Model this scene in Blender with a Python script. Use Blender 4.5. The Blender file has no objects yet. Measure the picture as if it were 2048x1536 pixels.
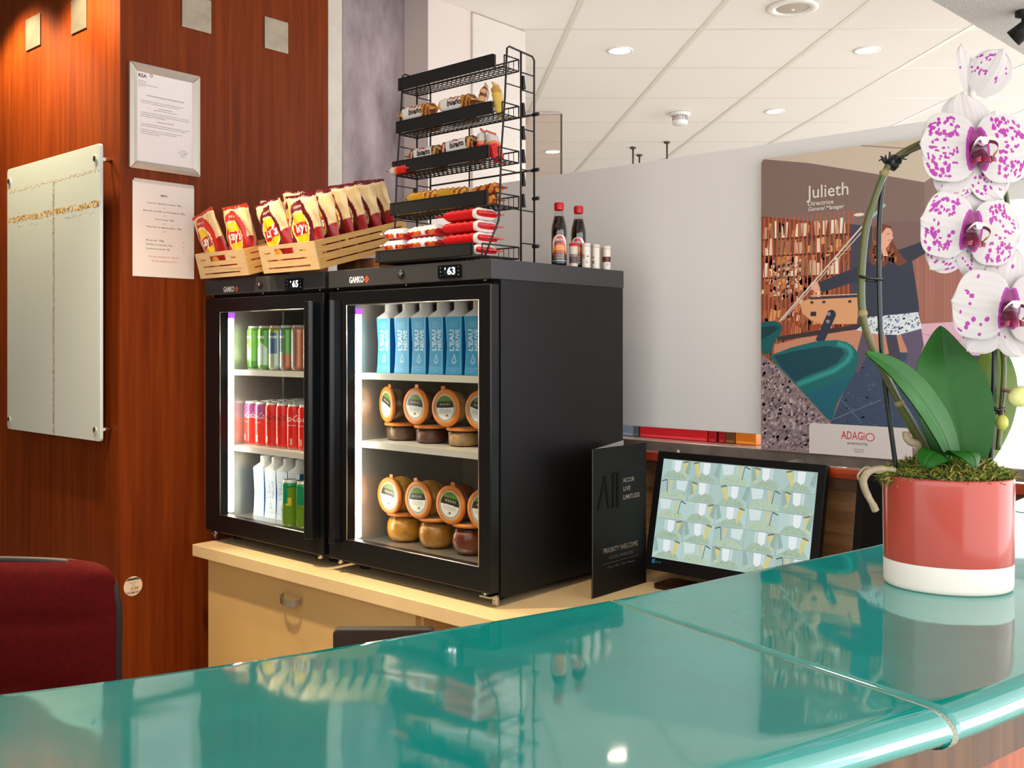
import bpy, math, random
from math import pi, sin, cos, sqrt, radians, atan2, hypot
from mathutils import Vector, Matrix
SC = bpy.context.scene
COL = SC.collection
D = bpy.data
random.seed(7)

# ------------------------------------------------------------------ camera
cam_d = D.cameras.new('camera'); cam = D.objects.new('camera', cam_d); COL.objects.link(cam)
cam.location = (1.622, -1.796, 1.40)
cam.rotation_euler = (radians(90), 0, radians(41.375))
cam_d.sensor_width = 36; cam_d.lens = 34.44; cam_d.shift_y = -0.039; cam_d.clip_start = .05
SC.camera = cam
# ------------------------------------------------------------------ world, exposure, lights
W = D.worlds.new('overcast_day'); SC.world = W; W.use_nodes = True
W.node_tree.nodes['Background'].inputs[0].default_value = (.975, .985, 1, 1)
W.node_tree.nodes['Background'].inputs[1].default_value = 2.15
SC.view_settings.view_transform = 'Standard'; SC.view_settings.look = 'None'
SC.view_settings.gamma = 1; SC.view_settings.use_curve_mapping = False
SC.view_settings.exposure = 0.6

def lamp(name, kind, loc, energy, color=(1, .9, .78), target=None, **kw):
    l = D.lights.new(name, kind); l.energy = energy; l.color = color
    for k, v in kw.items(): setattr(l, k, v)
    o = D.objects.new(name, l); COL.objects.link(o); o.location = loc
    if target: o.rotation_euler = (Vector(target) - Vector(loc)).to_track_quat('-Z', 'Y').to_euler()
    return o
WARM = (1, .80, .56)
# halogen downlights of the ceiling over the staff side of the bar
for x in (-1.52, -2.02):
    lamp('downlight_lamp', 'SPOT', (x, -.53, 2.735), 62, (1, .82, .50), (x, -.515, 0), spot_size=2.02, spot_blend=.5, shadow_soft_size=.035)
lamp('downlight_lamp', 'SPOT', (-.70, -.75, 2.74), 150, WARM, (-.70, -.50, 0), spot_size=1.5, spot_blend=1, shadow_soft_size=.035)
lamp('downlight_lamp', 'SPOT', (.15, -.75, 2.74), 60, WARM, (.15, -.50, 0), spot_size=1.45, spot_blend=1, shadow_soft_size=.09)
# daylight standing in the tall windows of the lobby; the second lamp is an added, unseen ceiling fill
lamp('window_daylight', 'AREA', (.6, 7.12, 1.4), 25, (.93, .97, 1), (.6, 0, 1.6), shape='RECTANGLE', size=5.4, size_y=2.4)
lamp('ceiling_fill_light', 'AREA', (4.15, 2.6, 1.4), 50, (.95, .98, 1), (0, 2.4, 1.9), shape='RECTANGLE', size=4.5, size_y=2.4)
# downlights of the lobby beyond the partition
for q in ((-1.044, 1.999), (-.168, 2.76), (-1.052, 3.597), (-2.809, 3.675)):
    lamp('downlight_lamp', 'SPOT', (q[0], q[1], 2.74), 48, (1, .91, .80), (q[0], q[1], 0), spot_size=1.9, spot_blend=.8, shadow_soft_size=.035)

# ------------------------------------------------------------------ helpers
def L1(c):
    c /= 255
    return c / 12.92 if c <= .04045 else ((c + .055) / 1.055) ** 2.4
def C(r, g, b): return (L1(r), L1(g), L1(b), 1)

MATS = {}
def mat(name, col=(200, 200, 200), rough=.5, metal=0, spec=.5, coat=0, ior=1.5, emit=0, bump=0, bscale=60, vary=0, vscale=8, vcol=None, stretch=(1, 1, 1), attr=False, ecol=None, sss=0, sheen=0):
    if name in MATS: return MATS[name]
    m = D.materials.new(name); m.use_nodes = True; MATS[name] = m
    N, K = m.node_tree.nodes, m.node_tree.links
    b = N['Principled BSDF']; I = b.inputs
    c = C(*col)
    I['Base Color'].default_value = c; I['Roughness'].default_value = rough; I['Metallic'].default_value = metal
    I['Specular IOR Level'].default_value = spec; I['IOR'].default_value = ior; I['Coat Weight'].default_value = coat; I['Coat Roughness'].default_value = .04
    if sheen: I['Sheen Weight'].default_value = sheen
    if sss:
        I['Subsurface Weight'].default_value = sss; I['Subsurface Radius'].default_value = (.01, .008, .006); I['Subsurface Scale'].default_value = .5
    if attr:
        a = N.new('ShaderNodeAttribute'); a.attribute_name = 'Col'
        K.new(a.outputs['Color'], I['Base Color'])
        if emit: K.new(a.outputs['Color'], I['Emission Color'])
    if emit:
        if not attr: I['Emission Color'].default_value = C(*(ecol or col))
        I['Emission Strength'].default_value = emit
    if vary or bump:
        t = N.new('ShaderNodeTexCoord'); mp = N.new('ShaderNodeMapping'); mp.inputs['Scale'].default_value = stretch
        K.new(t.outputs['Object'], mp.inputs[0])
    if vary:
        n = N.new('ShaderNodeTexNoise'); n.inputs['Scale'].default_value = vscale; n.inputs['Detail'].default_value = 6; n.inputs['Roughness'].default_value = .62
        K.new(mp.outputs[0], n.inputs['Vector'])
        r = N.new('ShaderNodeValToRGB'); r.color_ramp.elements[0].position = .5 - .22; r.color_ramp.elements[1].position = .5 + .22
        r.color_ramp.elements[0].color = C(*(vcol or [max(0, q * (1 - vary)) for q in col])); r.color_ramp.elements[1].color = c
        K.new(n.outputs[0], r.inputs[0]); K.new(r.outputs[0], I['Base Color'])
    if bump:
        n = N.new('ShaderNodeTexNoise'); n.inputs['Scale'].default_value = bscale; n.inputs['Detail'].default_value = 3
        K.new(mp.outputs[0], n.inputs['Vector'])
        p = N.new('ShaderNodeBump'); p.inputs['Strength'].default_value = bump; p.inputs['Distance'].default_value = .01
        K.new(n.outputs[0], p.inputs['Height']); K.new(p.outputs[0], I['Normal'])
    return m
def wood(name, dark, mid, light, rough=.35, coat=.2, sc=(26, 26, 1.1), ring=True):
    m = mat(name, mid, rough, coat=coat)
    N, K = m.node_tree.nodes, m.node_tree.links
    b = N['Principled BSDF']
    t = N.new('ShaderNodeTexCoord'); mp = N.new('ShaderNodeMapping'); mp.inputs['Scale'].default_value = sc
    K.new(t.outputs['Object'], mp.inputs[0])
    n = N.new('ShaderNodeTexNoise'); n.inputs['Scale'].default_value = 1.6; n.inputs['Detail'].default_value = 8; n.inputs['Roughness'].default_value = .6; n.inputs['Distortion'].default_value = .5
    K.new(mp.outputs[0], n.inputs['Vector'])
    r = N.new('ShaderNodeValToRGB'); e = r.color_ramp.elements
    e[0].position = .28; e[0].color = C(*dark); e[1].position = .72; e[1].color = C(*light)
    q = e.new(.5); q.color = C(*mid)
    K.new(n.outputs[0], r.inputs[0]); K.new(r.outputs[0], b.inputs['Base Color'])
    return m
def glass(name, tint=(255, 255, 255), rough=.0, ior=1.45):
    m = D.materials.new(name); m.use_nodes = True; MATS[name] = m
    N, K = m.node_tree.nodes, m.node_tree.links
    N.remove(N['Principled BSDF'])
    o = N['Material Output']; t = N.new('ShaderNodeBsdfTransparent'); t.inputs[0].default_value = C(*tint)
    g = N.new('ShaderNodeBsdfGlossy'); g.inputs['Roughness'].default_value = rough
    f = N.new('ShaderNodeFresnel'); f.inputs[0].default_value = ior
    x = N.new('ShaderNodeMixShader')
    gm = N.new('ShaderNodeNewGeometry'); sb = N.new('ShaderNodeMath'); sb.operation = 'SUBTRACT'; sb.use_clamp = True   # reflect on the entering side only
    K.new(f.outputs[0], sb.inputs[0]); K.new(gm.outputs['Backfacing'], sb.inputs[1])
    K.new(sb.outputs[0], x.inputs[0]); K.new(t.outputs[0], x.inputs[1]); K.new(g.outputs[0], x.inputs[2]); K.new(x.outputs[0], o.inputs[0])
    return m

class MB:
    """collects geometry, then links it as ONE mesh object"""
    def __init__(s): s.v = []; s.f = []; s.c = []; s.m = []; s.s = []
    def add(s, V, Fs, col=None, mi=0, smooth=False, T=None):
        o = len(s.v)
        if T is not None: V = [T @ Vector(p) for p in V]
        s.v += [tuple(p) for p in V]
        for i, f in enumerate(Fs):
            s.f.append([o + q for q in f]); s.m.append(mi); s.s.append(smooth)
            s.c.append(col[i] if isinstance(col, list) else col)
        return s
    def box(s, a, b, col=None, mi=0, T=None):
        x0, x1 = sorted((a[0], b[0])); y0, y1 = sorted((a[1], b[1])); z0, z1 = sorted((a[2], b[2]))
        V = [(x, y, z) for z in (z0, z1) for y in (y0, y1) for x in (x0, x1)]
        return s.add(V, [(0, 2, 3, 1), (4, 5, 7, 6), (0, 1, 5, 4), (2, 6, 7, 3), (0, 4, 6, 2), (1, 3, 7, 5)], col, mi, False, T)
    def rev(s, prof, n=24, col=None, mi=0, T=None, smooth=True, cap=True):
        """lathe: prof = [(r, z)], col may be f(theta, z, i)"""
        V = []; Fs = []; cc = []
        for (r, z) in prof:
            for k in range(n): V.append((r * cos(2 * pi * k / n), r * sin(2 * pi * k / n), z))
        for i in range(len(prof) - 1):
            for k in range(n):
                k2 = (k + 1) % n
                Fs.append((i * n + k, i * n + k2, (i + 1) * n + k2, (i + 1) * n + k))
                cc.append(col(2 * pi * (k + .5) / n, (prof[i][1] + prof[i + 1][1]) / 2, i) if callable(col) else col)
        if cap:
            if prof[0][0] > 1e-5: Fs.append(tuple(range(n - 1, -1, -1))); cc.append(col(0, prof[0][1], 0) if callable(col) else col)
            if prof[-1][0] > 1e-5: Fs.append(tuple((len(prof) - 1) * n + k for k in range(n))); cc.append(col(0, prof[-1][1], len(prof) - 1) if callable(col) else col)
        return s.add(V, Fs, cc, mi, smooth, T)
    def tube(s, P, r, n=8, col=None, mi=0, closed=False, T=None, cap=True):
        P = [Vector(p) for p in P]; m = len(P); V = []; Fs = []
        up = Vector((0, 0, 1)); prev = None
        for i in range(m):
            if closed: d = P[(i + 1) % m] - P[i - 1]
            else: d = P[min(i + 1, m - 1)] - P[max(i - 1, 0)]
            d.normalize()
            if prev is None:
                a = d.cross(up if abs(d.z) < .9 else Vector((1, 0, 0))).normalized()
            else:
                a = (prev - d * prev.dot(d)).normalized()
            prev = a; b = d.cross(a)
            rr = r[i] if isinstance(r, (list, tuple)) else r
            for k in range(n): V.append(P[i] + a * rr * cos(2 * pi * k / n) + b * rr * sin(2 * pi * k / n))
        for i in range(m if closed else m - 1):
            j = (i + 1) % m
            for k in range(n):
                k2 = (k + 1) % n; Fs.append((i * n + k, i * n + k2, j * n + k2, j * n + k))
        if cap and not closed: Fs.append(tuple(range(n - 1, -1, -1))); Fs.append(tuple((m - 1) * n + k for k in range(n)))
        return s.add(V, Fs, col, mi, n > 5, T)
    def prism(s, poly, z0, z1, col=None, mi=0, T=None, smooth=False):
        n = len(poly); V = [(p[0], p[1], z0) for p in poly] + [(p[0], p[1], z1) for p in poly]
        Fs = [tuple(range(n - 1, -1, -1)), tuple(range(n, 2 * n))] + [(i, (i + 1) % n, n + (i + 1) % n, n + i) for i in range(n)]
        return s.add(V, Fs, col, mi, smooth, T)
    def flat(s, poly, z=0, col=None, mi=0, T=None):
        return s.add([(p[0], p[1], z) for p in poly], [tuple(range(len(poly)))], col, mi, False, T)
    def grid(s, fn, nu, nv, col=None, mi=0, T=None, smooth=True, wrap=False, flip=False):
        """fn(u, v) for u, v in 0..1; col(u, v) per face"""
        V = [fn(i / nu, j / nv) for j in range(nv + 1) for i in range(nu + (0 if wrap else 1))]
        w = nu if wrap else nu + 1; Fs = []; cc = []
        for j in range(nv):
            for i in range(nu):
                i2 = (i + 1) % w
                q = (j * w + i, j * w + i2, (j + 1) * w + i2, (j + 1) * w + i)
                Fs.append(q[::-1] if flip else q)
                cc.append(col((i + .5) / nu, (j + .5) / nv) if callable(col) else col)
        return s.add(V, Fs, cc, mi, smooth, T)
    def plate(s, w, h, t, holes, col=None, mi=0, T=None):
        """a board w x h in XZ, thickness t along +Y, with rectangular holes (x0, z0, x1, z1)"""
        xs = sorted({0, w, *[q for a in holes for q in (a[0], a[2])]}); zs = sorted({0, h, *[q for a in holes for q in (a[1], a[3])]})
        sol = {}
        for i in range(len(xs) - 1):
            for j in range(len(zs) - 1):
                cx, cz = (xs[i] + xs[i + 1]) / 2, (zs[j] + zs[j + 1]) / 2
                sol[i, j] = not any(a[0] < cx < a[2] and a[1] < cz < a[3] for a in holes)
        for (i, j), q in sol.items():
            if not q: continue
            x0, x1, z0, z1 = xs[i], xs[i + 1], zs[j], zs[j + 1]
            V = [(x0, 0, z0), (x1, 0, z0), (x1, 0, z1), (x0, 0, z1), (x0, t, z0), (x1, t, z0), (x1, t, z1), (x0, t, z1)]
            Fs = [(0, 1, 2, 3), (5, 4, 7, 6)]
            if not sol.get((i - 1, j)): Fs.append((4, 0, 3, 7))
            if not sol.get((i + 1, j)): Fs.append((1, 5, 6, 2))
            if not sol.get((i, j - 1)): Fs.append((4, 5, 1, 0))
            if not sol.get((i, j + 1)): Fs.append((3, 2, 6, 7))
            s.add(V, Fs, col, mi, False, T)
        return s
    def text(s, txt, size, pos=(0, 0), bold=0, shear=0, align='CENTER', fit=None, col=None, mi=0, T=None, fn=None, z=0, sx=1):
        V, Fs = text_mesh(txt, bold, shear, align)
        k = size
        if fit:
            ww = max(p[0] for p in V) - min(p[0] for p in V); sx = fit / (ww * k)
        P = [(p[0] * k * sx + pos[0], p[1] * k + pos[1], z) for p in V]
        if fn: P = [fn(p[0], p[1]) for p in P]
        return s.add(P, Fs, col, mi, False, T)
    def mesh(s, name, mats, bevel=0, seg=2):
        me = D.meshes.new(name); me.from_pydata(s.v, [], s.f)
        for m in (mats if isinstance(mats, (list, tuple)) else [mats]): me.materials.append(m)
        me.polygons.foreach_set('material_index', s.m); me.polygons.foreach_set('use_smooth', s.s)
        if any(c is not None for c in s.c):
            a = me.color_attributes.new('Col', 'FLOAT_COLOR', 'CORNER'); buf = []
            for f, c in zip(s.f, s.c):
                c = c or (1, 1, 1, 1)
                buf += list(c) * len(f)
            a.data.foreach_set('color', buf)
        if bevel:
            import bmesh
            bm = bmesh.new(); bm.from_mesh(me)
            bmesh.ops.remove_doubles(bm, verts=bm.verts, dist=1e-5)
            ed = [e for e in bm.edges if len(e.link_faces) == 2 and e.calc_face_angle() > .5]
            bmesh.ops.bevel(bm, geom=ed, offset=bevel, segments=seg, profile=.5, affect='EDGES', clamp_overlap=True)
            bm.to_mesh(me); bm.free()
        me.update(); return me
    def build(s, name, mats, parent=None, bevel=0, seg=2, loc=None, label=None, kind=None):
        o = D.objects.new(name, s.mesh(name, mats, bevel, seg)); COL.objects.link(o)
        if parent is not None: o.parent = parent
        if loc: o.location = loc
        if label: o['label'] = label
        if kind: o['kind'] = kind
        return o
TXT = {}
def text_mesh(txt, bold, shear, align):
    k = (txt, bold, shear, align)
    if k not in TXT:
        cu = D.curves.new('lettering', 'FONT'); cu.body = txt; cu.size = 1; cu.offset = bold; cu.shear = shear
        cu.align_x = align; cu.align_y = 'CENTER'; cu.resolution_u = 2; cu.fill_mode = 'BOTH'
        ob = D.objects.new('lettering', cu); COL.objects.link(ob)
        dg = bpy.context.evaluated_depsgraph_get(); me = D.meshes.new_from_object(ob.evaluated_get(dg))
        TXT[k] = ([tuple(v.co) for v in me.vertices], [tuple(p.vertices) for p in me.polygons])
        D.objects.remove(ob); D.curves.remove(cu); D.meshes.remove(me)
    return TXT[k]
def tag(o, label, cat, group=None):
    o['label'] = label; o['category'] = cat
    if group: o['group'] = group
    return o
def thing(name, label, cat, loc=(0, 0, 0), rot=(0, 0, 0), group=None):
    o = D.objects.new(name, None); COL.objects.link(o); o.location = loc; o.rotation_euler = rot; o.empty_display_size = .05
    return tag(o, label, cat, group)
def part(name, me, parent, loc=None, rot=None, label=None):
    o = D.objects.new(name, me); COL.objects.link(o); o.parent = parent
    if loc: o.location = loc
    if rot: o.rotation_euler = rot
    if label: o['label'] = label
    return o
def dup(root, label, loc=None, rot=None, group=None):
    r = root.copy(); COL.objects.link(r); r['label'] = label
    if group: r['group'] = group
    if loc is not None: r.location = loc
    if rot is not None: r.rotation_euler = rot
    for ch in list(root.children):
        c = ch.copy(); COL.objects.link(c); c.parent = r
        for g in list(ch.children):
            d = g.copy(); COL.objects.link(d); d.parent = c
    return r
def RX(a): return Matrix.Rotation(a, 4, 'X')
def RY(a): return Matrix.Rotation(a, 4, 'Y')
def RZ(a): return Matrix.Rotation(a, 4, 'Z')
def TR(x, y, z): return Matrix.Translation((x, y, z))
FRONT = RX(pi / 2)                      # flat XY drawing -> stands in XZ, facing -Y
SIDE = RZ(pi / 2) @ RX(pi / 2)          # flat XY drawing -> stands in YZ, facing +X
def interp(K, x):
    """smooth curve through knots [(x, y)] (Catmull-Rom)"""
    K = sorted(K); i = 0
    while i < len(K) - 2 and x > K[i + 1][0]: i += 1
    x0, y0 = K[i]; x1, y1 = K[i + 1]; t = (x - x0) / (x1 - x0)
    m0 = (y1 - K[i - 1][1]) / (x1 - K[i - 1][0]) if i > 0 else (y1 - y0) / (x1 - x0)
    m1 = (K[i + 2][1] - y0) / (K[i + 2][0] - x0) if i + 2 < len(K) else (y1 - y0) / (x1 - x0)
    h = x1 - x0; t2, t3 = t * t, t * t * t
    return (2 * t3 - 3 * t2 + 1) * y0 + (t3 - 2 * t2 + t) * h * m0 + (-2 * t3 + 3 * t2) * y1 + (t3 - t2) * h * m1
def curve3(P, n=6):
    P = [Vector(p) for p in P]; o = []
    for i in range(len(P) - 1):
        a = P[max(i - 1, 0)]; b = P[i]; c = P[i + 1]; d = P[min(i + 2, len(P) - 1)]
        for k in range(n):
            t = k / n
            o.append(.5 * ((2 * b) + (c - a) * t + (2 * a - 5 * b + 4 * c - d) * t * t + (3 * b - a - 3 * c + d) * t ** 3))
    o.append(P[-1]); return o
def inpoly(p, poly):
    r = False; n = len(poly)
    for i in range(n):
        a, b = poly[i], poly[i - 1]
        if (a[1] > p[1]) != (b[1] > p[1]) and p[0] < (b[0] - a[0]) * (p[1] - a[1]) / (b[1] - a[1]) + a[0]: r = not r
    return r
def ell(cx, cy, rx, ry, n=24, a=0):
    return [(cx + rx * cos(2 * pi * k / n) * cos(a) - ry * sin(2 * pi * k / n) * sin(a), cy + rx * cos(2 * pi * k / n) * sin(a) + ry * sin(2 * pi * k / n) * cos(a)) for k in range(n)]
def rrect(x0, y0, x1, y1, r, n=5):
    o = []
    for (cx, cy, a) in ((x1 - r, y1 - r, 0), (x0 + r, y1 - r, pi / 2), (x0 + r, y0 + r, pi), (x1 - r, y0 + r, 1.5 * pi)):
        o += [(cx + r * cos(a + k * pi / 2 / n), cy + r * sin(a + k * pi / 2 / n)) for k in range(n + 1)]
    return o

M_CHERRY = wood('cherry_veneer', (90, 31, 3), (108, 42, 5), (126, 54, 9), .5, 0)
M_CHERRY.node_tree.nodes['Principled BSDF'].inputs['Specular IOR Level'].default_value = .14
M_PRINT = mat('printed_paper', rough=.55, attr=True)
M_GLOSSPRINT = mat('glossy_print', rough=.28, attr=True, coat=.3)
M_BLACK = mat('black_powder_coat', (20, 20, 21), .5, spec=.3, bump=.08, bscale=900)
M_BLACKGLOSS = mat('black_gloss_plastic', (10, 10, 11), .18)
M_BLACKMATT = mat('black_matt_plastic', (18, 18, 19), .6)
M_STEEL = mat('brushed_steel', (200, 198, 194), .28, 1)
M_CHROME = mat('chrome', (225, 225, 225), .12, 1)
M_WHITE = mat('white_paint', (232, 229, 224), .6)
M_WHITEPL = mat('white_plastic', (236, 234, 230), .35)
M_INK = mat('dark_ink', (70, 66, 64), .7)

# ================================================================== the setting
def struct(o): o['kind'] = 'structure'; return o
M_FLOOR = mat('pale_stone_floor', (206, 198, 186), .35, vary=.12, vscale=3)
fl = MB().box((-9, -3.4, -.1), (4.2, 9, 0)); struct(fl.build('floor', M_FLOOR))
M_TILE = mat('ceiling_tile_mineral', (238, 233, 228), .85, bump=.12, bscale=320)
M_TBAR = mat('ceiling_grid_metal', (226, 222, 212), .4)
M_CEIL = mat('ceiling_slab_paint', (205, 200, 195), .8)
ceil = struct(MB().box((-9, -3.4, 2.835), (4.2, 9, 2.95)).build('ceiling', M_CEIL))
n0 = Vector((-.599, 1.982, 0)); e1 = Vector((.438, .386, 0)); fw = Vector((-.661, .7504, 0)); rt = Vector((.7504, .661, 0)); e2 = (fw - rt * .0898) * .6
a, b = e1 * .978, e2 * .978
def tile_mesh():
    m = MB(); c = .006; h = .004
    P = [Vector((0, 0, 0)), a, a + b, b]; ctr = (a + b) / 2
    top = [p + Vector((0, 0, .014)) for p in P]; mid = [p + Vector((0, 0, h)) for p in P]
    low = [p + (ctr - p).normalized() * c for p in P]
    m.add(top + mid + low, [(0, 1, 2, 3), (11, 10, 9, 8)] + [(i, 4 + i, 4 + (i + 1) % 4, (i + 1) % 4) for i in range(4)] + [(4 + i, 8 + i, 8 + (i + 1) % 4, 4 + (i + 1) % 4) for i in range(4)])
    return m.mesh('ceiling_tile', M_TILE)
tm = tile_mesh()
for i in range(-8, 8):
    for j in range(-9, 13):
        p = n0 + e1 * (i + .011) + e2 * (j + .011); q = p + (a + b) / 2
        if q.x < -1.25 and q.y < 1.35: continue
        part('ceiling_tile', tm, ceil, (p.x, p.y, 2.782))
bm = MB(); d = e2.normalized(); s_ = Vector((d.y, -d.x, 0))
for (vec, L, nm, cnt) in ((e2, 13.5, 'grid_bar', range(-8, 9)), (e1, 9.6, 'cross_bar', range(-9, 14))):
    d = vec.normalized(); s_ = Vector((d.y, -d.x, 0)); m = MB(); w = .0075 if nm == 'cross_bar' else .012
    P = [s_ * w, s_ * -w]
    z0, z1 = (0, .004) if nm == 'grid_bar' else (.002, .006)
    m.prism([(P[0].x, P[0].y), (P[0].x + d.x * L, P[0].y + d.y * L), (P[1].x + d.x * L, P[1].y + d.y * L), (P[1].x, P[1].y)], z0, z1)
    me = m.mesh(nm, M_TBAR)
    for k in cnt:
        o = n0 + (e1 * k + e2 * -9 if nm == 'grid_bar' else e2 * k + e1 * -8)
        part(nm, me, ceil, (o.x, o.y, 2.780))
# wood-clad pillar on the left
wl = struct(MB().box((-6, -.292, 0), (-1.342, .505, 2.835)).build('wall_left', mat('pillar_core', (110, 90, 70), .8)))
MB().box((-6, -.304, 0), (-1.3335, -.2925, 2.835)).build('veneer_panel', M_CHERRY, wl, bevel=.0015)
MB().box((-1.3415, -.3035, 0), (-1.33, .511, 2.835)).build('veneer_panel', M_CHERRY, wl, bevel=.0015)
# pale corner trim, lilac plaster, white walls beyond
M_TRIM = mat('pale_trim', (205, 196, 184), .6, vary=.08, vscale=20)
struct(MB().box((-1.50, .5115, 0), (-1.336, 0.5829, 2.835)).build('trim_1', M_TRIM, bevel=.003))
def plaster():
    m = mat('lilac_plaster', (178, 162, 164), .8, vary=.45, vscale=5.5, vcol=(108, 92, 96), bump=.5, bscale=26, stretch=(1.3, 1.3, .55))
    return m
struct(MB().box((-1.60, 0.5868, 0), (-1.34, 0.9023, 2.835)).build('wall_plaster', plaster(), bevel=.003))
M_CREPI = mat('white_roughcast', (212, 203, 195), .85, bump=.5, bscale=140)
M_PINKW = mat('white_painted_wall', (210, 197, 190), .75)
struct(MB().box((-1.7, 0.9033, 0), (-1.2, 1.150, 2.835)).build('wall_middle', M_PINKW))
struct(MB().box((-1.7, 1.1505, 0), (-1.19, 1.489, 2.779)).build('wall_back', M_CREPI, bevel=.004))
# far walls of the lobby and the window wall that the daylight comes from
M_FARW = mat('sand_wall', (176, 150, 126), .8)
struct(MB().box((-8.9, 4.2, 0), (-8.7, 11, 2.835)).build('wall_far', M_FARW))
struct(MB().box((-8.9, 8.6, 0), (-2.2, 8.8, 2.835)).build('wall_far_end', M_FARW))
struct(MB().box((-8.9, 1.49, 0), (-8.7, 4.2, 2.835)).build('wall_far_side', M_FARW))
M_BLOCKW = mat('light_blocker_paint', (150, 134, 116), .8)  # the next two walls are added out of view to block daylight
struct(MB().box((-6, -3.39, 0), (-.1, -3.25, 2.835)).build('wall_blocker_behind', M_BLOCKW))
struct(MB().box((-6.2, -3.39, 0), (-6.0, -.305, 2.835)).build('wall_blocker_side', M_BLOCKW))
struct(MB().box((-.1, -3.39, 0), (4.2, -3.27, .95)).build('wall_blocker_front', mat('glare_blocker_grey', (150, 144, 138), .8)))  # added unseen low wall, cuts the low light that whitened the bar nosing
M_ALU = mat('window_frame_aluminium', (214, 214, 212), .4)
M_PANE = glass('window_glass', (250, 253, 252))
for k in range(3):
    x0 = -2.2 + k * 1.9
    w = struct(thing('window_%d' % (k + 1), '', '', (x0, 7.2, 0)))
    del w['label'], w['category']
    f = MB().box((0, 0, 0), (1.9, .08, .12)).box((0, 0, 2.62), (1.9, .08, 2.78)).box((0, 0, .12), (.06, .08, 2.62)).box((1.84, 0, .12), (1.9, .08, 2.62)).box((.06, .01, 1.0), (1.84, .07, 1.05))
    f.build('window_frame', M_ALU, w)
    MB().box((.06, .036, .12), (1.84, .042, 1.0)).build('pane', M_PANE, w)
    MB().box((.06, .036, 1.05), (1.84, .042, 2.62)).build('pane', M_PANE, w)
# canopy over the bar
M_SOFFIT = mat('grey_textured_canopy', (196, 193, 190), .85, bump=.7, bscale=260)
KE = [(-1.9, .35), (-1.2, .56), (-.4, .73), (.2, .815), (.557, .848), (.802, .867), (1.175, .893), (2.0, .93), (2.6, .93)]
ed = [(interp(KE, y), y) for y in [-1.9 + .15 * k for k in range(31)]]
poly = ed + [(x + .95, y) for x, y in reversed(ed)]
struct(MB().prism(poly, 2.2, 2.34).build('trim_2', M_SOFFIT))
# ---- ceiling fittings
M_LAMPGLOW = mat('lamp_glow', (255, 240, 220), .5, emit=9)
def downlight(x, y, label, r=.047):
    t = thing('downlight', label, 'ceiling light', (x, y, 2.782), group='recessed lobby downlights')
    MB().rev([(r, 0), (r + .001, -.004), (r + .013, -.005), (r + .014, -.001), (r + .014, .0)], 32, cap=False).build('bezel', M_WHITEPL, t)
    MB().rev([(r, -.002), (.004, -.0022), (0, -.0022)], 32, cap=False).build('lens', M_LAMPGLOW, t)
downlight(-1.044, 1.999, 'round recessed downlight in the ceiling nearest the top of the snack rack')
downlight(-.168, 2.76, 'round recessed downlight in the ceiling left of the topmost orchid bloom')
downlight(-1.052, 3.597, 'round recessed downlight in the ceiling further back above the poster', .045)
downlight(-2.809, 3.675, 'round recessed downlight in the dim ceiling corner just right of the snack rack posts', .05)
t = thing('ceiling_speaker', 'large round white loudspeaker grille set in the ceiling at the top of the photo', 'speaker', (-.17, 1.978, 2.781))
MB().rev([(.102, 0), (.104, -.006), (.098, -.010), (.070, -.008), (.066, -.003)], 40, cap=False).build('bezel', M_WHITEPL, t)
MB().rev([(.066, -.004), (.03, -.009), (.0, -.010)], 36, cap=False).build('grille', mat('speaker_grille', (206, 192, 180), .7, bump=.6, bscale=900), t)
MB().rev([(.009, -.009), (.007, -.013), (0, -.0135)], 16, cap=False).build('centre_cap', M_WHITEPL, t)
t = thing('smoke_detector', 'small white cylindrical smoke detector hanging from the ceiling above the white partition', 'smoke detector', (-1.5, 3.269, 2.78))
MB().rev([(.062, 0), (.062, -.012), (.046, -.016)], 28, cap=False).build('base', M_WHITEPL, t)
m = MB().rev([(.030, -.016), (.030, -.05)], 20, cap=False)
m.rev([(.046, -.044), (.046, -.062), (.036, -.068), (0, -.069)], 28, cap=False)
m.build('sensor_cap', M_WHITEPL, t)
m = MB()
for k in range(12):
    q = 2 * pi * k / 12; m.box((-.002, .040, -.046), (.002, .046, -.015), T=RZ(q))
m.build('vent_rib', mat('detector_ribs', (196, 178, 172), .5), t, kind='stuff')
M_ROD = mat('dark_rod', (80, 72, 66), .5, .4)
for (p, ztop, zb, lab) in (((-2.2844, 3.9234), 2.78, 2.25, 'thin dark suspension rod under the far ceiling, leftmost of the three'),
                     ((-2.403, 4.1805), 2.78, 2.3, 'short dark suspension rod under the far ceiling, middle one of three'),
                     ((-2.0043, 3.9219), 2.78, 2.25, 'thin dark suspension rod under the far ceiling, rightmost of the three')):
    t = thing('suspension_rod', lab, 'rod', (p[0], p[1], ztop), group='rods hanging from the lobby ceiling')
    MB().tube([(0, 0, 0), (0, 0, zb - ztop)], .006, 8).build('rod', M_ROD, t)
    MB().rev([(.022, 0), (.022, -.008), (.008, -.014)], 16, cap=False).build('ceiling_rose', M_ROD, t)
    MB().box((-.012, -.012, zb - ztop - .03), (.012, .012, zb - ztop)).build('end_clamp', M_ROD, t)
# frameless glass screen hanging behind the snack rack
t = thing('glass_screen', 'frameless clear glass screen with a dark edge hanging from the ceiling behind the snack rack', 'glass screen', (-2.013, 2.767, 0))
g = MB().box((-.95, -.005, 1.2), (-.0, .005, 2.765), T=RZ(radians(41.4))); g.build('pane', glass('screen_glass', (246, 240, 236)), t)
MB().box((0, -.006, 1.2), (.010, .006, 2.768), T=RZ(radians(41.4))).build('edge_profile', M_ROD, t)
MB().box((-.95, -.006, 2.765), (0, .006, 2.778), T=RZ(radians(41.4))).build('top_rail', M_TRIM, t)
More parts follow.
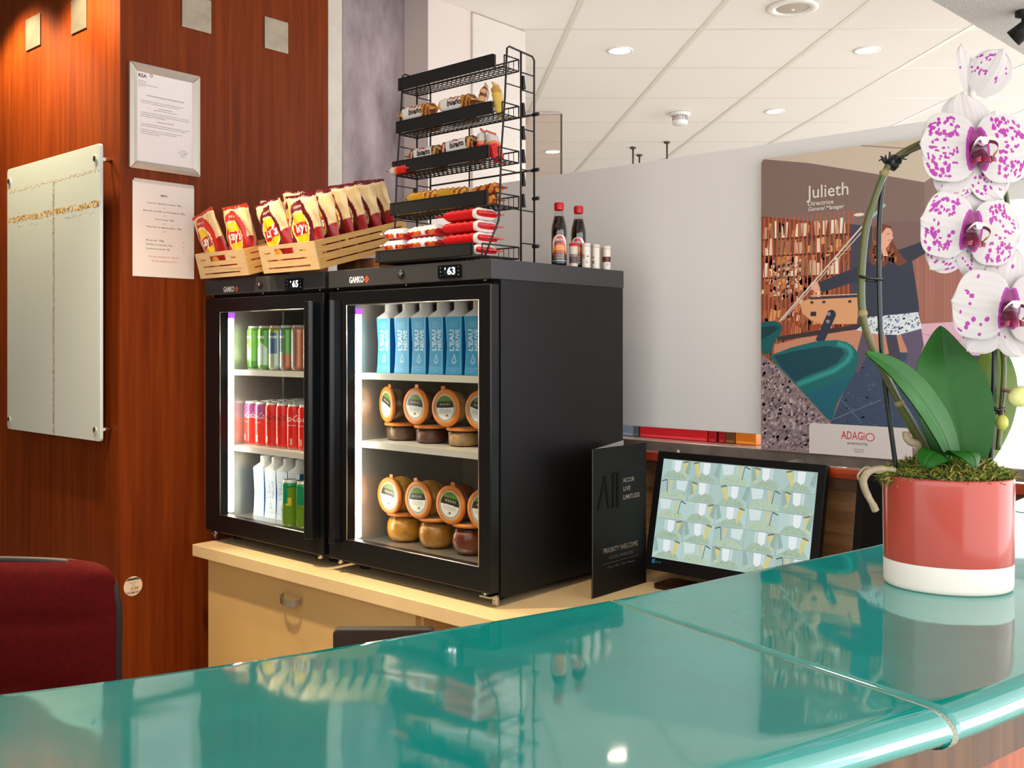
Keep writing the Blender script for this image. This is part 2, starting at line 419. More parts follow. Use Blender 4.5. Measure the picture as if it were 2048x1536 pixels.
# spot fitting under the canopy
t = thing('spotlight', 'small black adjustable spotlight under the grey canopy, top right corner', 'spotlight', (0.9896, 0.7828, 2.2))
MB().rev([(.02, 0), (.02, -.012), (.006, -.016), (.006, -.028)], 16, cap=False).build('mount', M_BLACKMATT, t)
MB().rev([(.0, .03), (.017, .028), (.02, 0), (.022, -.03), (.018, -.03)], 20, T=TR(0, 0, -.045) @ RY(radians(55)), cap=False).build('head', M_BLACKMATT, t)

# ================================================================== teal bar
def enamel():
    m = mat('teal_enamelled_stone', (0, 150, 142), .045, ior=2.5, vary=.12, vscale=5, vcol=(0, 132, 126))
    N, K = m.node_tree.nodes, m.node_tree.links; b = N['Principled BSDF']
    t = N.new('ShaderNodeTexCoord'); n = N.new('ShaderNodeTexNoise'); n.inputs['Scale'].default_value = 13; n.inputs['Detail'].default_value = 1
    K.new(t.outputs['Object'], n.inputs['Vector']); p = N.new('ShaderNodeBump'); p.inputs['Strength'].default_value = .04; p.inputs['Distance'].default_value = .01
    K.new(n.outputs[0], p.inputs['Height']); K.new(p.outputs[0], b.inputs['Normal'])
    return m
M_TEAL = enamel()
KB = [(-2.2, .25), (-1.95, .42), (-1.70, .585), (-1.453, .73), (-1.302, .798), (-1.133, .858), (-.836, .948), (-.606, .997), (-.301, 1.062), (0, 1.09), (.351, 1.10), (.47, 1.10)]
KF = [(-2.3, .66), (-2.0, .86), (-1.6, 1.08), (-1.3, 1.215), (-1.125, 1.281), (-.994, 1.327), (-.926, 1.350), (-.805, 1.379), (-.5, 1.437), (-.1, 1.49), (.37, 1.51)]
bar = thing('bar_counter', 'curved glossy teal enamelled bar counter with a rounded nosing, running across the foreground', 'bar counter', (0, 0, 0))
def bar_section(t, nose=.026, vr=.0165, th=.046):
    """profile from the back bottom edge over the top to the underside of the nosing"""
    B = Vector((interp(KB, t), t, 0)); f = t - .10; Fp = Vector((interp(KF, f), f, 0)); d = (Fp - B).normalized()
    P = [B + Vector((0, 0, 1.10 - th)), B + Vector((0, 0, 1.092)), B + d * .003 + Vector((0, 0, 1.0975)), B + d * .010 + Vector((0, 0, 1.10))]
    for k in (.045, .25, .5, .75, .97): P.append(B.lerp(Fp, k) + Vector((0, 0, 1.10)))
    P.append(Fp + Vector((0, 0, 1.0998)))
    for k in range(1, 13):
        q = pi * .92 * k / 12; P.append(Fp + d * nose * sin(q) + Vector((0, 0, 1.10 - vr + vr * cos(q))))
    P.append(Fp - d * .03 + Vector((0, 0, 1.10 - th + .005))); P.append(B.lerp(Fp, .3) + Vector((0, 0, 1.10 - th)))
    return P
def slab(t0, t1):
    n = max(4, int((t1 - t0) / .03)); ts = [t0, t0 + .0025, t0 + .005] + [t0 + (t1 - t0) * k / n for k in range(1, n)] + [t1 - .005, t1 - .0025, t1]
    S = [bar_section(t) for t in ts]; n = len(ts) - 1; w = len(S[0])
    # drop the rim at both joint ends so that each slab has an arris
    for e in (0, n): S[e] = [p - Vector((0, 0, .0025)) if 1 < i < 20 else p for i, p in enumerate(S[e])]
    V = [p for s in S for p in s]; Fs = []
    for i in range(n):
        for k in range(w): Fs.append((i * w + k, (i + 1) * w + k, (i + 1) * w + (k + 1) % w, i * w + (k + 1) % w))
    m = MB().add(V, Fs, smooth=True); m.add(S[0], [tuple(range(w))]); m.add(S[-1], [tuple(range(w - 1, -1, -1))])
    o = m.build('slab', M_TEAL, bar)
    return o
for t0, t1 in ((-2.15, -1.62), (-1.612, -.857), (-.851, .123), (.129, .46)): slab(t0, t1)
M_GROUT = mat('sandy_grout', (150, 158, 138), .7, bump=.5, bscale=500)
for t0 in (-1.615, -.854, .126):
    S = [bar_section(t0 + e) for e in (-.0042, .0042)]; w = len(S[0])
    S = [[p - Vector((0, 0, .0028)) for p in s] for s in S]
    m = MB().add(S[0] + S[1], [(k, w + k, w + (k + 1) % w, (k + 1) % w) for k in range(w)], smooth=True); m.build('grout_joint', M_GROUT, bar)
ys = [-2.15 + .1 * k for k in range(27)]
out = [(interp(KF, y - .1) - .022, y - .1) for y in ys]; inn = [(interp(KB, y) + .05, y) for y in ys]
M_BARWOOD = wood('orange_bar_cladding', (110, 38, 8), (150, 62, 16), (176, 84, 28), .4, .15)
MB().prism(out + inn[::-1], 0, 1.02).build('cladding', M_BARWOOD, bar)
o2 = [(x + .012, y) for x, y in out]
MB().prism(o2 + inn[::-1], 1.02, 1.0545).build('dark_rail', wood('brown_bar_rail', (60, 38, 20), (92, 60, 32), (116, 80, 46), .5, 0), bar)

# ================================================================== lower worktop and cupboard behind the bar
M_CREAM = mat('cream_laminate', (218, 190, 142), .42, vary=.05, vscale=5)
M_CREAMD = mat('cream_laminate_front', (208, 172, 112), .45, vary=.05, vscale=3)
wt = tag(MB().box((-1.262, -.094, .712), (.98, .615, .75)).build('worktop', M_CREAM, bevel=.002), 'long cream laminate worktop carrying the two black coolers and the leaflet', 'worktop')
cab = thing('base_cabinet', 'cream base cupboard under the left end of the worktop with one bow handle', 'cabinet', (-1.232, -.056, 0))
cw = 1.0
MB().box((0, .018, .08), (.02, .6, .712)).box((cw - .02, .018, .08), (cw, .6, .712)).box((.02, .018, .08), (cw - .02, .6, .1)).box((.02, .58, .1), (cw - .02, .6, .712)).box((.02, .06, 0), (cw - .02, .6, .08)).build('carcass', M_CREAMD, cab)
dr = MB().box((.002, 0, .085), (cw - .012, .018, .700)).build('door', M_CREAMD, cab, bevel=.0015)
h = MB(); hx = .462; hz = .652
P = curve3([(hx - .046, 0, hz), (hx - .044, -.014, hz - .004), (hx - .03, -.024, hz - .008), (hx, -.028, hz - .010), (hx + .03, -.024, hz - .008), (hx + .044, -.014, hz - .004), (hx + .046, 0, hz)], 4)
V = []; n = len(P)
for p in P: V += [(p[0], p[1], p[2] + .009), (p[0], p[1], p[2] - .009), (p[0], p[1] + .003, p[2] - .009), (p[0], p[1] + .003, p[2] + .009)]
h.add(V, [(4 * i + k, 4 * i + 4 + k, 4 * i + 4 + (k + 1) % 4, 4 * i + (k + 1) % 4) for i in range(n - 1) for k in range(4)], smooth=False)
h.build('handle', M_STEEL, dr, label='curved steel bow handle')
# drawer unit with dark recess to the right of the cupboard
c2 = thing('drawer_unit', 'cream support panel and dark recess under the worktop right of the cupboard', 'cabinet', (-.20, 0, 0))
MB().box((0, .10, 0), (.02, .55, .712)).build('support_panel', M_CREAMD, c2)
MB().box((1.0, -.05, 0), (1.02, .55, .712)).build('support_panel', M_CREAMD, c2)
MB().box((.02, .52, .05), (1.0, .54, .712)).build('back_panel', mat('dark_recess_board', (120, 92, 60), .7), c2)
# ================================================================== ledge behind the worktop
led = thing('service_ledge', 'raised service ledge with grey stone top and red wood edge behind the monitor', 'ledge', (-.60, 0, 0))
LW = 2.38
M_STONE = mat('grey_brown_stone', (142, 130, 118), .35, vary=.3, vscale=14)
M_LIGHTTOP = mat('pale_ledge_top', (222, 196, 178), .25, vary=.1, vscale=10)
M_VENEER = wood('light_oak_panel', (126, 84, 48), (164, 118, 74), (188, 146, 100), .5, 0, sc=(3, 22, 22))
MB().box((0, .735, 1.075), (LW, 1.0, 1.105)).build('top_board', M_LIGHTTOP, led, bevel=.002)
MB().box((0, .728, 1.075), (LW, .7345, 1.104)).build('stone_edge', M_STONE, led)
MB().box((0, .567, 1.054), (LW, .7275, 1.066)).build('trough', M_STONE, led)
MB().box((1.05, .5675, 1.0665), (1.058, .7275, 1.090)).build('divider', M_STONE, led)
MB().box((0, .545, 1.069), (LW, .5665, 1.0945)).build('wood_edge', wood('red_wood_edge', (110, 32, 8), (156, 54, 16), (186, 78, 30), .3, .3, sc=(1.5, 30, 30)), led, bevel=.003)
MB().box((0, .552, 1.041), (LW, .5665, 1.0685)).build('shade_strip', mat('painted_shade_brown', (70, 44, 26), .6), led)  # dark strip paints the shade under the wood edge
MB().box((0, .620, .0), (LW, .640, 1.0535)).build('front_panel', M_VENEER, led)
t = MB().prism([(0, 0), (.034, 0), (.017, .034)], -.003, .003, T=TR(0.1224, .60, 1.0665) @ FRONT).build('folded_card', mat('beige_card', (226, 198, 160), .7))
tag(t, 'tiny folded beige paper triangle standing on the ledge above the monitor', 'paper')
# low row of boxes glimpsed under the white partition
def slabbox(name, x0, x1, col, label, lid=None):
    t = thing(name, label, 'box', (x0, .80, 1.1055), group='boxes on the ledge under the partition')
    w = x1 - x0
    MB().box((0, 0, 0), (w, .12, .062)).build('carton', mat('box_' + name + str(col[0]), col, .4), t, bevel=.002)
    MB().box((.004, -.0012, .004), (w - .004, -.0002, .010)).build('printed_stripe', mat('box_stripe' + str(col[0]), [min(255, q + 40) for q in col], .4), t)
bx = [-0.2092, -0.1492, -0.1301, -0.1244, 0.1162, 0.1196, 0.1466, 0.155, 0.175, 0.1767, 0.2096, 0.2112, 0.2771]
slabbox('blue_box', bx[0], bx[1], (128, 150, 176), 'blue-grey box under the left end of the partition beside the cooler')
slabbox('grey_box', bx[1] + .001, bx[2], (88, 102, 106), 'narrow dark grey box between the blue box and the long red one')
slabbox('red_box', bx[3], bx[4], (214, 34, 44), 'long bright red box lying under the white partition')
slabbox('dark_red_box', bx[5], bx[6], (172, 16, 26), 'short dark red box just right of the long red box')
slabbox('crimson_box', bx[7], bx[8], (168, 14, 30), 'small crimson box left of the brown box under the partition')
slabbox('brown_box', bx[9], bx[10], (110, 62, 24), 'brown box between the crimson and the orange boxes')
slabbox('orange_box', bx[11], bx[12], (222, 124, 14), 'orange box next to the lower left corner of the poster')
# white partition board and the poster leaning on it
pb = thing('partition_board', 'large plain white partition board standing behind the coolers and the poster', 'partition', (-.72, .722, 0))
MB().box((0, 0, 1.147), (1.665, .022, 1.957)).build('board', mat('white_board_laminate', (243, 240, 235), .45), pb, bevel=.002)
for x in (.05, 1.24, 1.55): MB().box((x, -.001, 1.1053), (x + .03, .05, 1.1465)).build('foot', M_STEEL, pb)

# ================================================================== the two coolers
M_COOL = mat('cooler_black_steel', (20, 20, 21), .45, spec=.28, bump=.12, bscale=700)
M_CAP = mat('cooler_charcoal_lid', (52, 52, 54), .5, bump=.1, bscale=700)
M_ALUB = mat('black_anodised_aluminium', (17, 19, 22), .3, .2)
M_LINER = mat('steel_liner', (176, 172, 164), .3, .75)
M_BACKL = mat('liner_back', (108, 98, 86), .35, .6)
M_SHELF = mat('shelf_steel', (205, 202, 194), .4, .3)
M_LED = mat('led_strip', (255, 247, 230), .4, emit=15)
M_UV = mat('violet_led_cap', (150, 70, 255), .4, emit=1.6)
M_DOORG = glass('cooler_door_glass', (246, 248, 247), 0, 1.42)
M_WTXT = mat('white_lettering', (238, 238, 238), .5)
M_ORANGE = mat('orange_emblem', (232, 96, 40), .45)
M_DIGIT = mat('display_digits', (235, 245, 255), .4, emit=2.2)
M_LCD = mat('display_window', (22, 34, 44), .15)
M_GREYTXT = mat('grey_symbols', (150, 170, 180), .5)

def cooler(name, x0, Wd, ox0, ox1, oz0, oz1, hx0, hx1, label, digits, logo, lock, disp, ledx, shelves, hinge):
    t = thing(name, label, 'fridge', (x0, 0, .75))
    ox0 -= x0; ox1 -= x0; hx0 -= x0; hx1 -= x0; oz0 -= .75; oz1 -= .75; ledx -= x0
    b = MB().box((0, .006, .022), (.012, .53, .81)).box((Wd - .012, .006, .022), (Wd, .53, .81)).box((.012, .518, .022), (Wd - .012, .53, .81)).box((.012, .006, .022), (Wd - .012, .518, .05)).box((.012, .006, .785), (Wd - .012, .518, .81))
    b.build('body', M_COOL, t)
    li = .036
    l = MB().box((.0125, .012, .0505), (li, .480, .784)).box((Wd - li, .012, .0505), (Wd - .0125, .480, .784)).box((li, .012, .0505), (Wd - li, .480, .075)).box((li, .012, .765), (Wd - li, .480, .784))
    l.build('liner', M_LINER, t)
    MB().box((.0125, .481, .0505), (Wd - .0125, .500, .784)).build('liner_back', M_BACKL, t)
    for k in range(2): MB().box((.18 + .27 * k, .474, .10), (.188 + .27 * k, .4805, .76)).build('shelf_rail', M_SHELF, t)
    for (zs, zl) in shelves:
        s = MB().box((li + .004, .045, zs - .75 - .004), (Wd - li - .004, .465, zs - .75)).box((li + .004, .041, zs - .75 - .017), (Wd - li - .004, .045, zs - .75 + .001))
        s.build('shelf', M_SHELF, t)
    # door: frame, pane, handle
    d = MB().plate(Wd - .002, .763, .032, [(ox0, oz0 - .036, ox1, oz1 - .036)], T=TR(.001, -.030, .036)).build('door', M_ALUB, t, bevel=.0025)
    MB().box((ox0 - .004, -.012, oz0 - .004), (ox1 + .004, -.006, oz1 + .004)).build('glass_pane', M_DOORG, d)
    for e in ((ox0 - .0006, ox0 + .0008), (ox1 - .0008, ox1 + .0006)): MB().box((e[0], -.0282, oz0), (e[1], -.0125, oz1)).build('reveal_reflection', mat('led_reflection_bronze', (150, 126, 100), .3, .8), d)  # added strips, their bronze paints the led light reflected in the reveal
    g = MB()
    for (a_, b_) in (((ox0, oz0), (ox1, oz0)), ((ox1, oz0), (ox1, oz1)), ((ox1, oz1), (ox0, oz1)), ((ox0, oz1), (ox0, oz0))): g.tube([(a_[0], -.0285, a_[1]), (b_[0], -.0285, b_[1])], .0016, 6)
    g.build('glazing_bead', M_STEEL, d, kind='stuff')
    MB().prism([(hx0, -.030), (hx0 + .004, -.056), (hx0 + .014, -.064), (hx1 - .014, -.064), (hx1 - .004, -.056), (hx1, -.030)], .085, .775, smooth=False).build('handle', M_ALUB, d, bevel=.003)
    MB().box((.03, -.0015, .045), (Wd - .03, .0055, .79)).build('gasket', M_BLACKMATT, t) if False else None
    # led strip
    MB().box((ledx - .006, .014, .095), (ledx + .014, .030, .735)).build('led_strip', M_LED, t, bevel=.003)
    MB().box((ledx - .007, .013, .7355), (ledx + .015, .031, .752)).build('led_cap', M_UV, t)
    # lid with control strip
    cp = MB().box((-.002, -.030, .8105), (Wd + .002, .532, .86)).build('lid', M_CAP, t, bevel=.0015)
    T = TR(0, -.0306, 0) @ FRONT
    MB().text('GAMKO', .024, (logo[0] - x0, logo[2] - .75), bold=.03, T=T, fit=.062).build('lettering', M_WTXT, cp)
    e = MB(); q = .0105; cx, cz = logo[0] - x0 + .044, logo[2] - .75
    e.add([(cx + r * cos(k * pi / 2), cz + r * sin(k * pi / 2), 0) for r in (q, q * .55) for k in range(4)], [(k, (k + 1) % 4, 4 + (k + 1) % 4, 4 + k) for k in range(4)], T=T)
    e.flat([(cx + q * .3 * cos(k * pi / 2), cz + q * .3 * sin(k * pi / 2)) for k in range(4)], T=T).build('emblem', M_ORANGE, cp)
    lk = MB().rev([(.0115, 0), (.0115, .003), (.009, .005), (0, .005)], 20, T=TR(lock[0] - x0, -.0305, lock[2] - .75) @ RX(pi / 2), cap=False)
    lk.build('lock', M_BLACKGLOSS, cp)
    MB().rev([(.0075, .0052), (.0065, .0058), (0, .0058)], 16, T=TR(lock[0] - x0, -.0305, lock[2] - .75) @ RX(pi / 2), cap=False).box((-.0012, -.0065, .0058), (.0012, .0065, .0062), T=TR(lock[0] - x0, -.0305, lock[2] - .75) @ RX(pi / 2)).build('lock_barrel', M_CHROME, cp)
    dx0, dx1, dz0, dz1 = disp[0] - x0, disp[1] - x0, disp[2] - .75, disp[3] - .75
    dp = MB().prism(rrect(dx0, dz0, dx1, dz1, .004), 0, .004, T=TR(0, -.0302, 0) @ FRONT).build('display', M_BLACKGLOSS, cp)
    T2 = TR(0, -.0346, 0) @ FRONT; w = dx1 - dx0; hh = dz1 - dz0
    m = MB().flat([(dx0 + w * .24, dz0 + hh * .16), (dx0 + w * .80, dz0 + hh * .16), (dx0 + w * .80, dz0 + hh * .86), (dx0 + w * .24, dz0 + hh * .86)], 0, mi=0, T=T2)
    m.text(digits, hh * .78, (dx0 + w * .60, dz0 + hh * .50), bold=.02, T=T2, z=.0003, mi=1, fit=w * .34)
    m.text('P', hh * .26, (dx0 + w * .33, dz0 + hh * .70), T=T2, z=.0003, mi=1)
    for k in range(3):
        m.text(('-', '<', '^')[k], hh * .3, (dx0 + w * .12, dz0 + hh * (.24 + .26 * k)), T=T2, mi=2); m.text(('o', '>', '*')[k], hh * .26, (dx0 + w * .90, dz0 + hh * (.24 + .26 * k)), T=T2, mi=2)
    m.build('readout', [M_LCD, M_DIGIT, M_GREYTXT], cp)
    # feet, screws, hinge
    for fx in (.06, Wd - .06):
        for fy in (.06, .46): MB().rev([(.018, 0), (.018, .006), (.009, .009), (.009, .022)], 14, T=TR(fx, fy, .0005)).build('foot', M_BLACKMATT, t)
    for fx in (.03, Wd * .5, Wd - .03): MB().rev([(.005, 0), (.004, .004), (0, .005)], 10, T=TR(fx, -.018, .8095) @ RX(pi), cap=False).build('screw', M_CHROME, t)
    k = Wd - .020 if hinge > 0 else .004
    hg = MB().box((k - .022 * (hinge > 0), -.028, .024), (k + .016 + .022 * (hinge < 0), .003, .029)).box((k, -.004, .002), (k + .016, .0045, .029))
    hg.rev([(.005, 0), (.005, .002), (0, .0025)], 10, T=TR(k + .008, -.004, .012) @ RX(pi / 2), cap=False)
    hg.build('hinge', M_STEEL, t, bevel=.001)
    hb = MB()
    for (q, y_) in ((Wd - .035, -.012), (.035, -.012)): hb.rev([(.009, .0), (.009, .012), (.004, .014)], 10, T=TR(q, y_, .022))
    hb.build('door_pivot', M_STEEL, t, kind='stuff')
    return t
cooler('bottle_cooler', -1.290, .630, -1.203, -.745, .843, 1.504, -.722, -.676, 'left black glass-door cooler of cans with handle on its right side', '65',
       (-1.1491, -0.03, 1.5756), (-0.9743, -0.03, 1.5847), (-0.8393, -0.7553, 1.5612, 1.5955), -1.226, ((1.314, 0), (1.062, 0)), -1)
cooler('bottle_cooler', -.636, .634, -.556, -.045, .848, 1.510, -.606, -.578, 'right black glass-door cooler of blue cartons and orange-rimmed jars below the snack rack', '63',
       (-0.5124, -0.03, 1.5788), (-0.3265, -0.03, 1.5881), (-0.1838, -0.1012, 1.5679, 1.601), -.575, ((1.316, 0), (1.119, 0)), 1)

# ================================================================== cans
M_CAN = mat('printed_can', rough=.3, attr=True, metal=.25, coat=.3)
M_CANLID = mat('aluminium_lid', (214, 212, 208), .3, .85)
CANS = {}
def can_mesh(kind):
    if kind in CANS: return CANS[kind]
    R = .0283; Hh = .146
    def col(th, z, i):
        h = z / Hh; a = (th + pi / 2 + pi) % (2 * pi) - pi     # 0 = front (-Y)
        if h > .93 or h < .035: return C(205, 205, 200)
        if kind == 'apple':
            if -.9 < a < .6 and .25 < h < .45 + .13 * cos(3 * a): return C(170, 205, 160)
            return C(96, 160, 50) if h > .2 else C(60, 120, 45)
        if kind == 'apple_leaf':
            if -.5 < a < 1.2 and .12 < h < .62 - .18 * abs(a - .3): return C(190, 215, 190)
            return C(90, 158, 56)
        if kind == 'lime':
            if h > .86: return C(170, 180, 50)
            if abs(a) < .75 and h > .35: return C(80, 118, 150)
            return C(196, 208, 180) if abs(a) < .9 else C(120, 150, 66)
        if kind == 'multi':
            if abs(a + .2) < .55 and h > .4: return C(74, 106, 150)
            if a > .35 and h > .35: return C(96, 166, 60)
            return C(190, 205, 210) if a < .4 else C(196, 110, 64)
        if kind == 'peach':
            if h > .86: return C(214, 150, 110)
            if abs(a + .3) < .5: return C(176, 200, 200)
            return C(204, 122, 82)
        if kind == 'peach_blue':
            if h > .86: return C(230, 160, 90)
            if abs(a) < .45 and h > .42: return C(36, 70, 110)
            return C(214, 160, 110) if a < 0 else C(120, 170, 120)
        if kind == 'cherry': return C(150, 70, 120) if h > .62 else C(214, 44, 30)
        if kind == 'lime_low':
            if h > .86: return C(30, 130, 80)
            if .52 < h < .86 and a < .35: return C(20, 140, 96)
            if .45 < h < .62 and .3 < a < 1.0: return C(226, 200, 50)
            return C(110, 150, 36)
        return C(212, 34, 22)
    m = MB().rev([(.021, 0), (.026, .003), (R, .010)] + [(R, .010 + .0063 * k) for k in range(1, 20)] + [(R, .1305), (.0255, .138), (.0238, .1415), (.0245, .1455), (.0235, .146)], 28, col=col, cap=False)
    def wrap(x, y):
        a = -pi / 2 + x / R; r = R + .00035
        return (r * cos(a), r * sin(a), y)
    if kind in ('red_white', 'red_black', 'cherry'):
        tc = {'red_white': (240, 236, 230), 'red_black': (60, 14, 20), 'cherry': (226, 200, 214)}[kind]
        m.text('Coca-Cola', .030, (0, .099), bold=.0, shear=.5, col=C(*tc), fn=wrap, fit=.070)
        m.text('zero sugar' if kind == 'red_black' else 'original taste', .006, (0, .078), col=C(*tc), fn=wrap)
        for k in range(7): m.add([wrap(x, y) for (x, y) in ((-.004, .016 + .003 * k), (.004, .016 + .003 * k), (.004, .0175 + .003 * k), (-.004, .0175 + .003 * k))], [(0, 1, 2, 3)], col=C(235, 225, 220))
    elif kind in ('apple', 'apple_leaf', 'multi', 'lime'):
        m.text('POMME', .012, (0, .108), bold=.01, col=C(240, 244, 236), fn=wrap)
    l = MB().rev([(.0235, .1455), (.022, .1425), (0, .1428)], 24, cap=False)
    l.box((-.004, -.011, .1430), (.004, .004, .1446))
    CANS[kind] = (m.mesh('can_body', M_CAN), l.mesh('can_lid', M_CANLID))
    return CANS[kind]
def can(kind, x, y, z, label, group, rz=0):
    t = thing('soda_can', label, 'can', (x, y, z), (0, 0, rz), group)
    b, l = can_mesh(kind); part('can_body', b, t); part('can_lid', l, t)
    return t
ORD = ('first', 'second', 'third', 'fourth', 'fifth', 'sixth', 'seventh', 'eighth')
top = [('apple', 'green can with dark green lower band'), ('apple_leaf', 'green can with a pale leaf shape'), ('lime', 'yellow-green can with a blue panel'), ('multi', 'green can with blue panel and orange base'), ('peach', 'peach-brown can with pale blue panel'), ('peach_blue', 'orange-edged can with a dark blue panel')]
for k, (kd, lb) in enumerate(top):
    can(kd, -1.208 + .0618 * k, .110, 1.3145, lb + ', ' + ORD[k] + ' from left', 'tall cans on the top shelf', .25 * (k % 3 - 1))
for k, kd in enumerate(('apple', 'apple', 'lime', 'multi', 'peach', 'peach')):
    can(kd, -1.202 + .0618 * k, .172, 1.3145, 'can behind the ' + ORD[k] + ' front can on the left cooler top shelf', 'tall cans on the top shelf', .4 * (k % 4))
mid = [('cherry', 'red can with purple top'), ('cherry', 'red can with purple top'), ('red_black', 'red can with black script'), ('red_black', 'red can with black script'), ('red_white', 'red can with white script'), ('red_white', 'red can with white script'), ('red_white', 'red can with white script')]
for r in range(4):
    for k, (kd, lb) in enumerate(mid):
        x = -1.224 + .0600 * k
        if r == 0: lab = lb + ', ' + ORD[k] + ' from left, front row'
        else: lab = lb + ', ' + ORD[k] + ' from left in ' + ('', 'second', 'third', 'back')[r] + ' row'
        can(kd, x, .110 + .0605 * r, 1.0625, lab, 'red cans on the middle shelf', -.15 + .1 * ((k * 3 + r) % 4) + (.55 if k == 4 else 0))
can('lime_low', -.957, .072, .8252, 'green and lime can standing on the floor of the left cooler before the cartons', 'green cans at the cooler bottom', .1)
can('lime_low', -.895, .080, .8252, 'second green can half hidden by the handle at the cooler bottom', 'green cans at the cooler bottom', .5)
can('lime_low', -.835, .085, .8252, 'third green can at the cooler bottom, right of the half hidden one', 'green cans at the cooler bottom', -.3)

# ================================================================== water cartons
M_CARTON = mat('printed_carton', rough=.42, attr=True)
def carton_mesh(front, side, txt, drop, ftext=True):
    wb, wt_, hb = .0305, .026, .158
    def fn(u, v):
        k = int(u * 4 + 1e-6); f = u * 4 - k; k %= 4
        z = hb * v; tw = .5 - .5 * cos(min(1, v) * pi)
        ww = wb + (wt_ - wb) * sin(v * pi) * .9
        P = [(-1, -1), (1, -1), (1, 1), (-1, 1)]
        p = P[k]; q = P[(k + 1) % 4]
        return (ww * (p[0] + (q[0] - p[0]) * f), ww * (p[1] + (q[1] - p[1]) * f), z)
    def col(u, v):
        k = int(u * 4)
        if k == 0: return C(*front) if v > .06 else C(*[min(255, q + 10) for q in front])
        return C(*side)
    m = MB().grid(fn, 16, 10, col=col, smooth=False)
    for (x0, x1) in ((-.0305, -.0285), (.0262, .0282)):   # light creases along the edges
        m.add([(x0 * .93, -.0298, .004), (x1 * .93, -.0298, .004), (x1 * .86, -.0277, hb / 2), (x1 * .97, -.0306, hb), (x0 * .97, -.0306, hb), (x0 * .86, -.0277, hb / 2)], [(0, 1, 2, 5), (5, 2, 3, 4)], col=C(*[min(255, q + 60) for q in front]))
    def face(x, y): return (x, -(wb + (wt_ - wb) * sin(y / hb * pi) * .9) - .0006, y)
    rot = lambda x, y: face(-y, x)
    if ftext:
        m.text("L'EAU", .0235, (.094, .0085), bold=.03, align='CENTER', col=C(*txt), fn=rot, fit=.058)
        m.text('NEUVE', .0200, (.094, -.0125), bold=.03, align='CENTER', col=C(*txt), fn=rot, fit=.058)
        m.text('EAU DE SOURCE', .0055, (0, .018), col=C(*drop), fn=face); m.text('500 ml', .0055, (0, .011), col=C(*drop), fn=face)
        P = [(0, .058)] + [(.0085 * cos(-pi * .05 - q * pi * .9 / 10), .039 + .0095 * sin(-pi * .05 - q * pi * .9 / 10)) for q in range(11)]
        i = [(p[0] * .55, .0395 + (p[1] - .0395) * .55) for p in P]
        V = [face(*p) for p in P] + [face(*p) for p in i]; n = len(P)
        m.add(V, [(k, (k + 1) % n, n + (k + 1) % n, n + k) for k in range(n)], col=C(*drop))
        m.add([face(x, y) for (x, y) in ((-.016, .128), (.014, .128), (.014, .146), (-.016, .146))], [(0, 1, 2, 3)], col=C(*[int(q * .8 + 40) for q in front]))
    c = MB()
    P = [(-.0305, -.0305), (.0305, -.0305), (.0305, .0305), (-.0305, .0305)]; n = 24
    ring = []
    for k in range(n):
        a = 2 * pi * k / n; s_ = max(abs(cos(a)), abs(sin(a))); ring.append((.0305 * cos(a) / s_, .0305 * sin(a) / s_, hb + .0003))
    rows = [ring, [(p[0] * .96, p[1] * .96, hb + .004) for p in ring]]
    for r, z in ((.0215, .018), (.019, .021), (.019, .040), (.0175, .042)): rows.append([(r * cos(2 * pi * k / n), r * sin(2 * pi * k / n), hb + z) for k in range(n)])
    V = [p for r in rows for p in r]
    c.add(V, [(i * n + k, i * n + (k + 1) % n, (i + 1) * n + (k + 1) % n, (i + 1) * n + k) for i in range(len(rows) - 1) for k in range(n)] + [tuple(range((len(rows) - 1) * n, len(rows) * n))], smooth=True)
    return m.mesh('carton_body', M_CARTON), c.mesh('cap', M_WHITEPL)
CB = carton_mesh((70, 168, 214), (0, 112, 178), (216, 236, 244), (190, 220, 234))
CW = carton_mesh((208, 222, 238), (54, 136, 200), (150, 176, 206), (160, 190, 220))
def carton(ms, x, y, z, label, group, rz=0):
    t = thing('water_carton', label, 'carton', (x, y, z), (0, 0, rz), group)
    part('carton_body', ms[0], t); part('cap', ms[1], t)
for k, x in enumerate((-.541, -.465, -.394, -.3235, -.256, -.184)):
    carton(CB, x, .125, 1.3165, 'blue water carton, ' + ORD[k] + ' from the left in the front row of the right cooler', 'blue water cartons', .04 * ((k * 5) % 3 - 1))
for k in range(6):
    carton(CB, -.535 + .071 * k, .20, 1.3165, 'blue water carton standing behind the ' + ORD[k] + ' front carton', 'blue water cartons', 0)
carton(CB, -.113, .125, 1.3165, 'blue water carton at the right end of the top shelf partly behind the door frame', 'blue water cartons', 0)
for k, x in enumerate((-1.184, -1.119, -1.054, -.989)):
    carton(CW, x, .135, .8252, 'pale white-fronted water carton, ' + ORD[k] + ' from the left on the left cooler floor', 'pale water cartons', .03 * (k % 2))

# ================================================================== preserve jars with orange rubber rims
M_RUBBER = mat('orange_rubber_ring', (216, 126, 48), .4, spec=.4)
M_JARG = glass('jar_glass', (252, 250, 246), .0, 1.3)
JM = {}
def lid_col(u, v, var):
    """u around, v radius -> flat print of the lid label"""
    a = 2 * pi * u; r = v; x = r * cos(a); y = r * sin(a)
    if r > .86: return C(190, 186, 170)
    if r > .80: return C(120, 104, 84)
    y2 = y + (.18 * x if var else 0)
    if y2 > .48: return C(92, 128, 46) if var != 2 else C(110, 132, 66)
    if y2 > .02:
        if .20 < y2 < .34 and abs(x) < .5 and int((x + 2) * 14) % 3: return C(150, 150, 130)
        return C(52, 48, 38)
    if -.62 < y2 < -.46 and -.12 < x < .22: return C(40, 36, 34) if int((x + 2) * 40) % 2 else C(226, 222, 214)
    if -.38 < y2 < -.04 and int((y2 + 2) * 26) % 2 and abs(x) < .6: return C(186, 182, 174)
    return C(232, 228, 220)
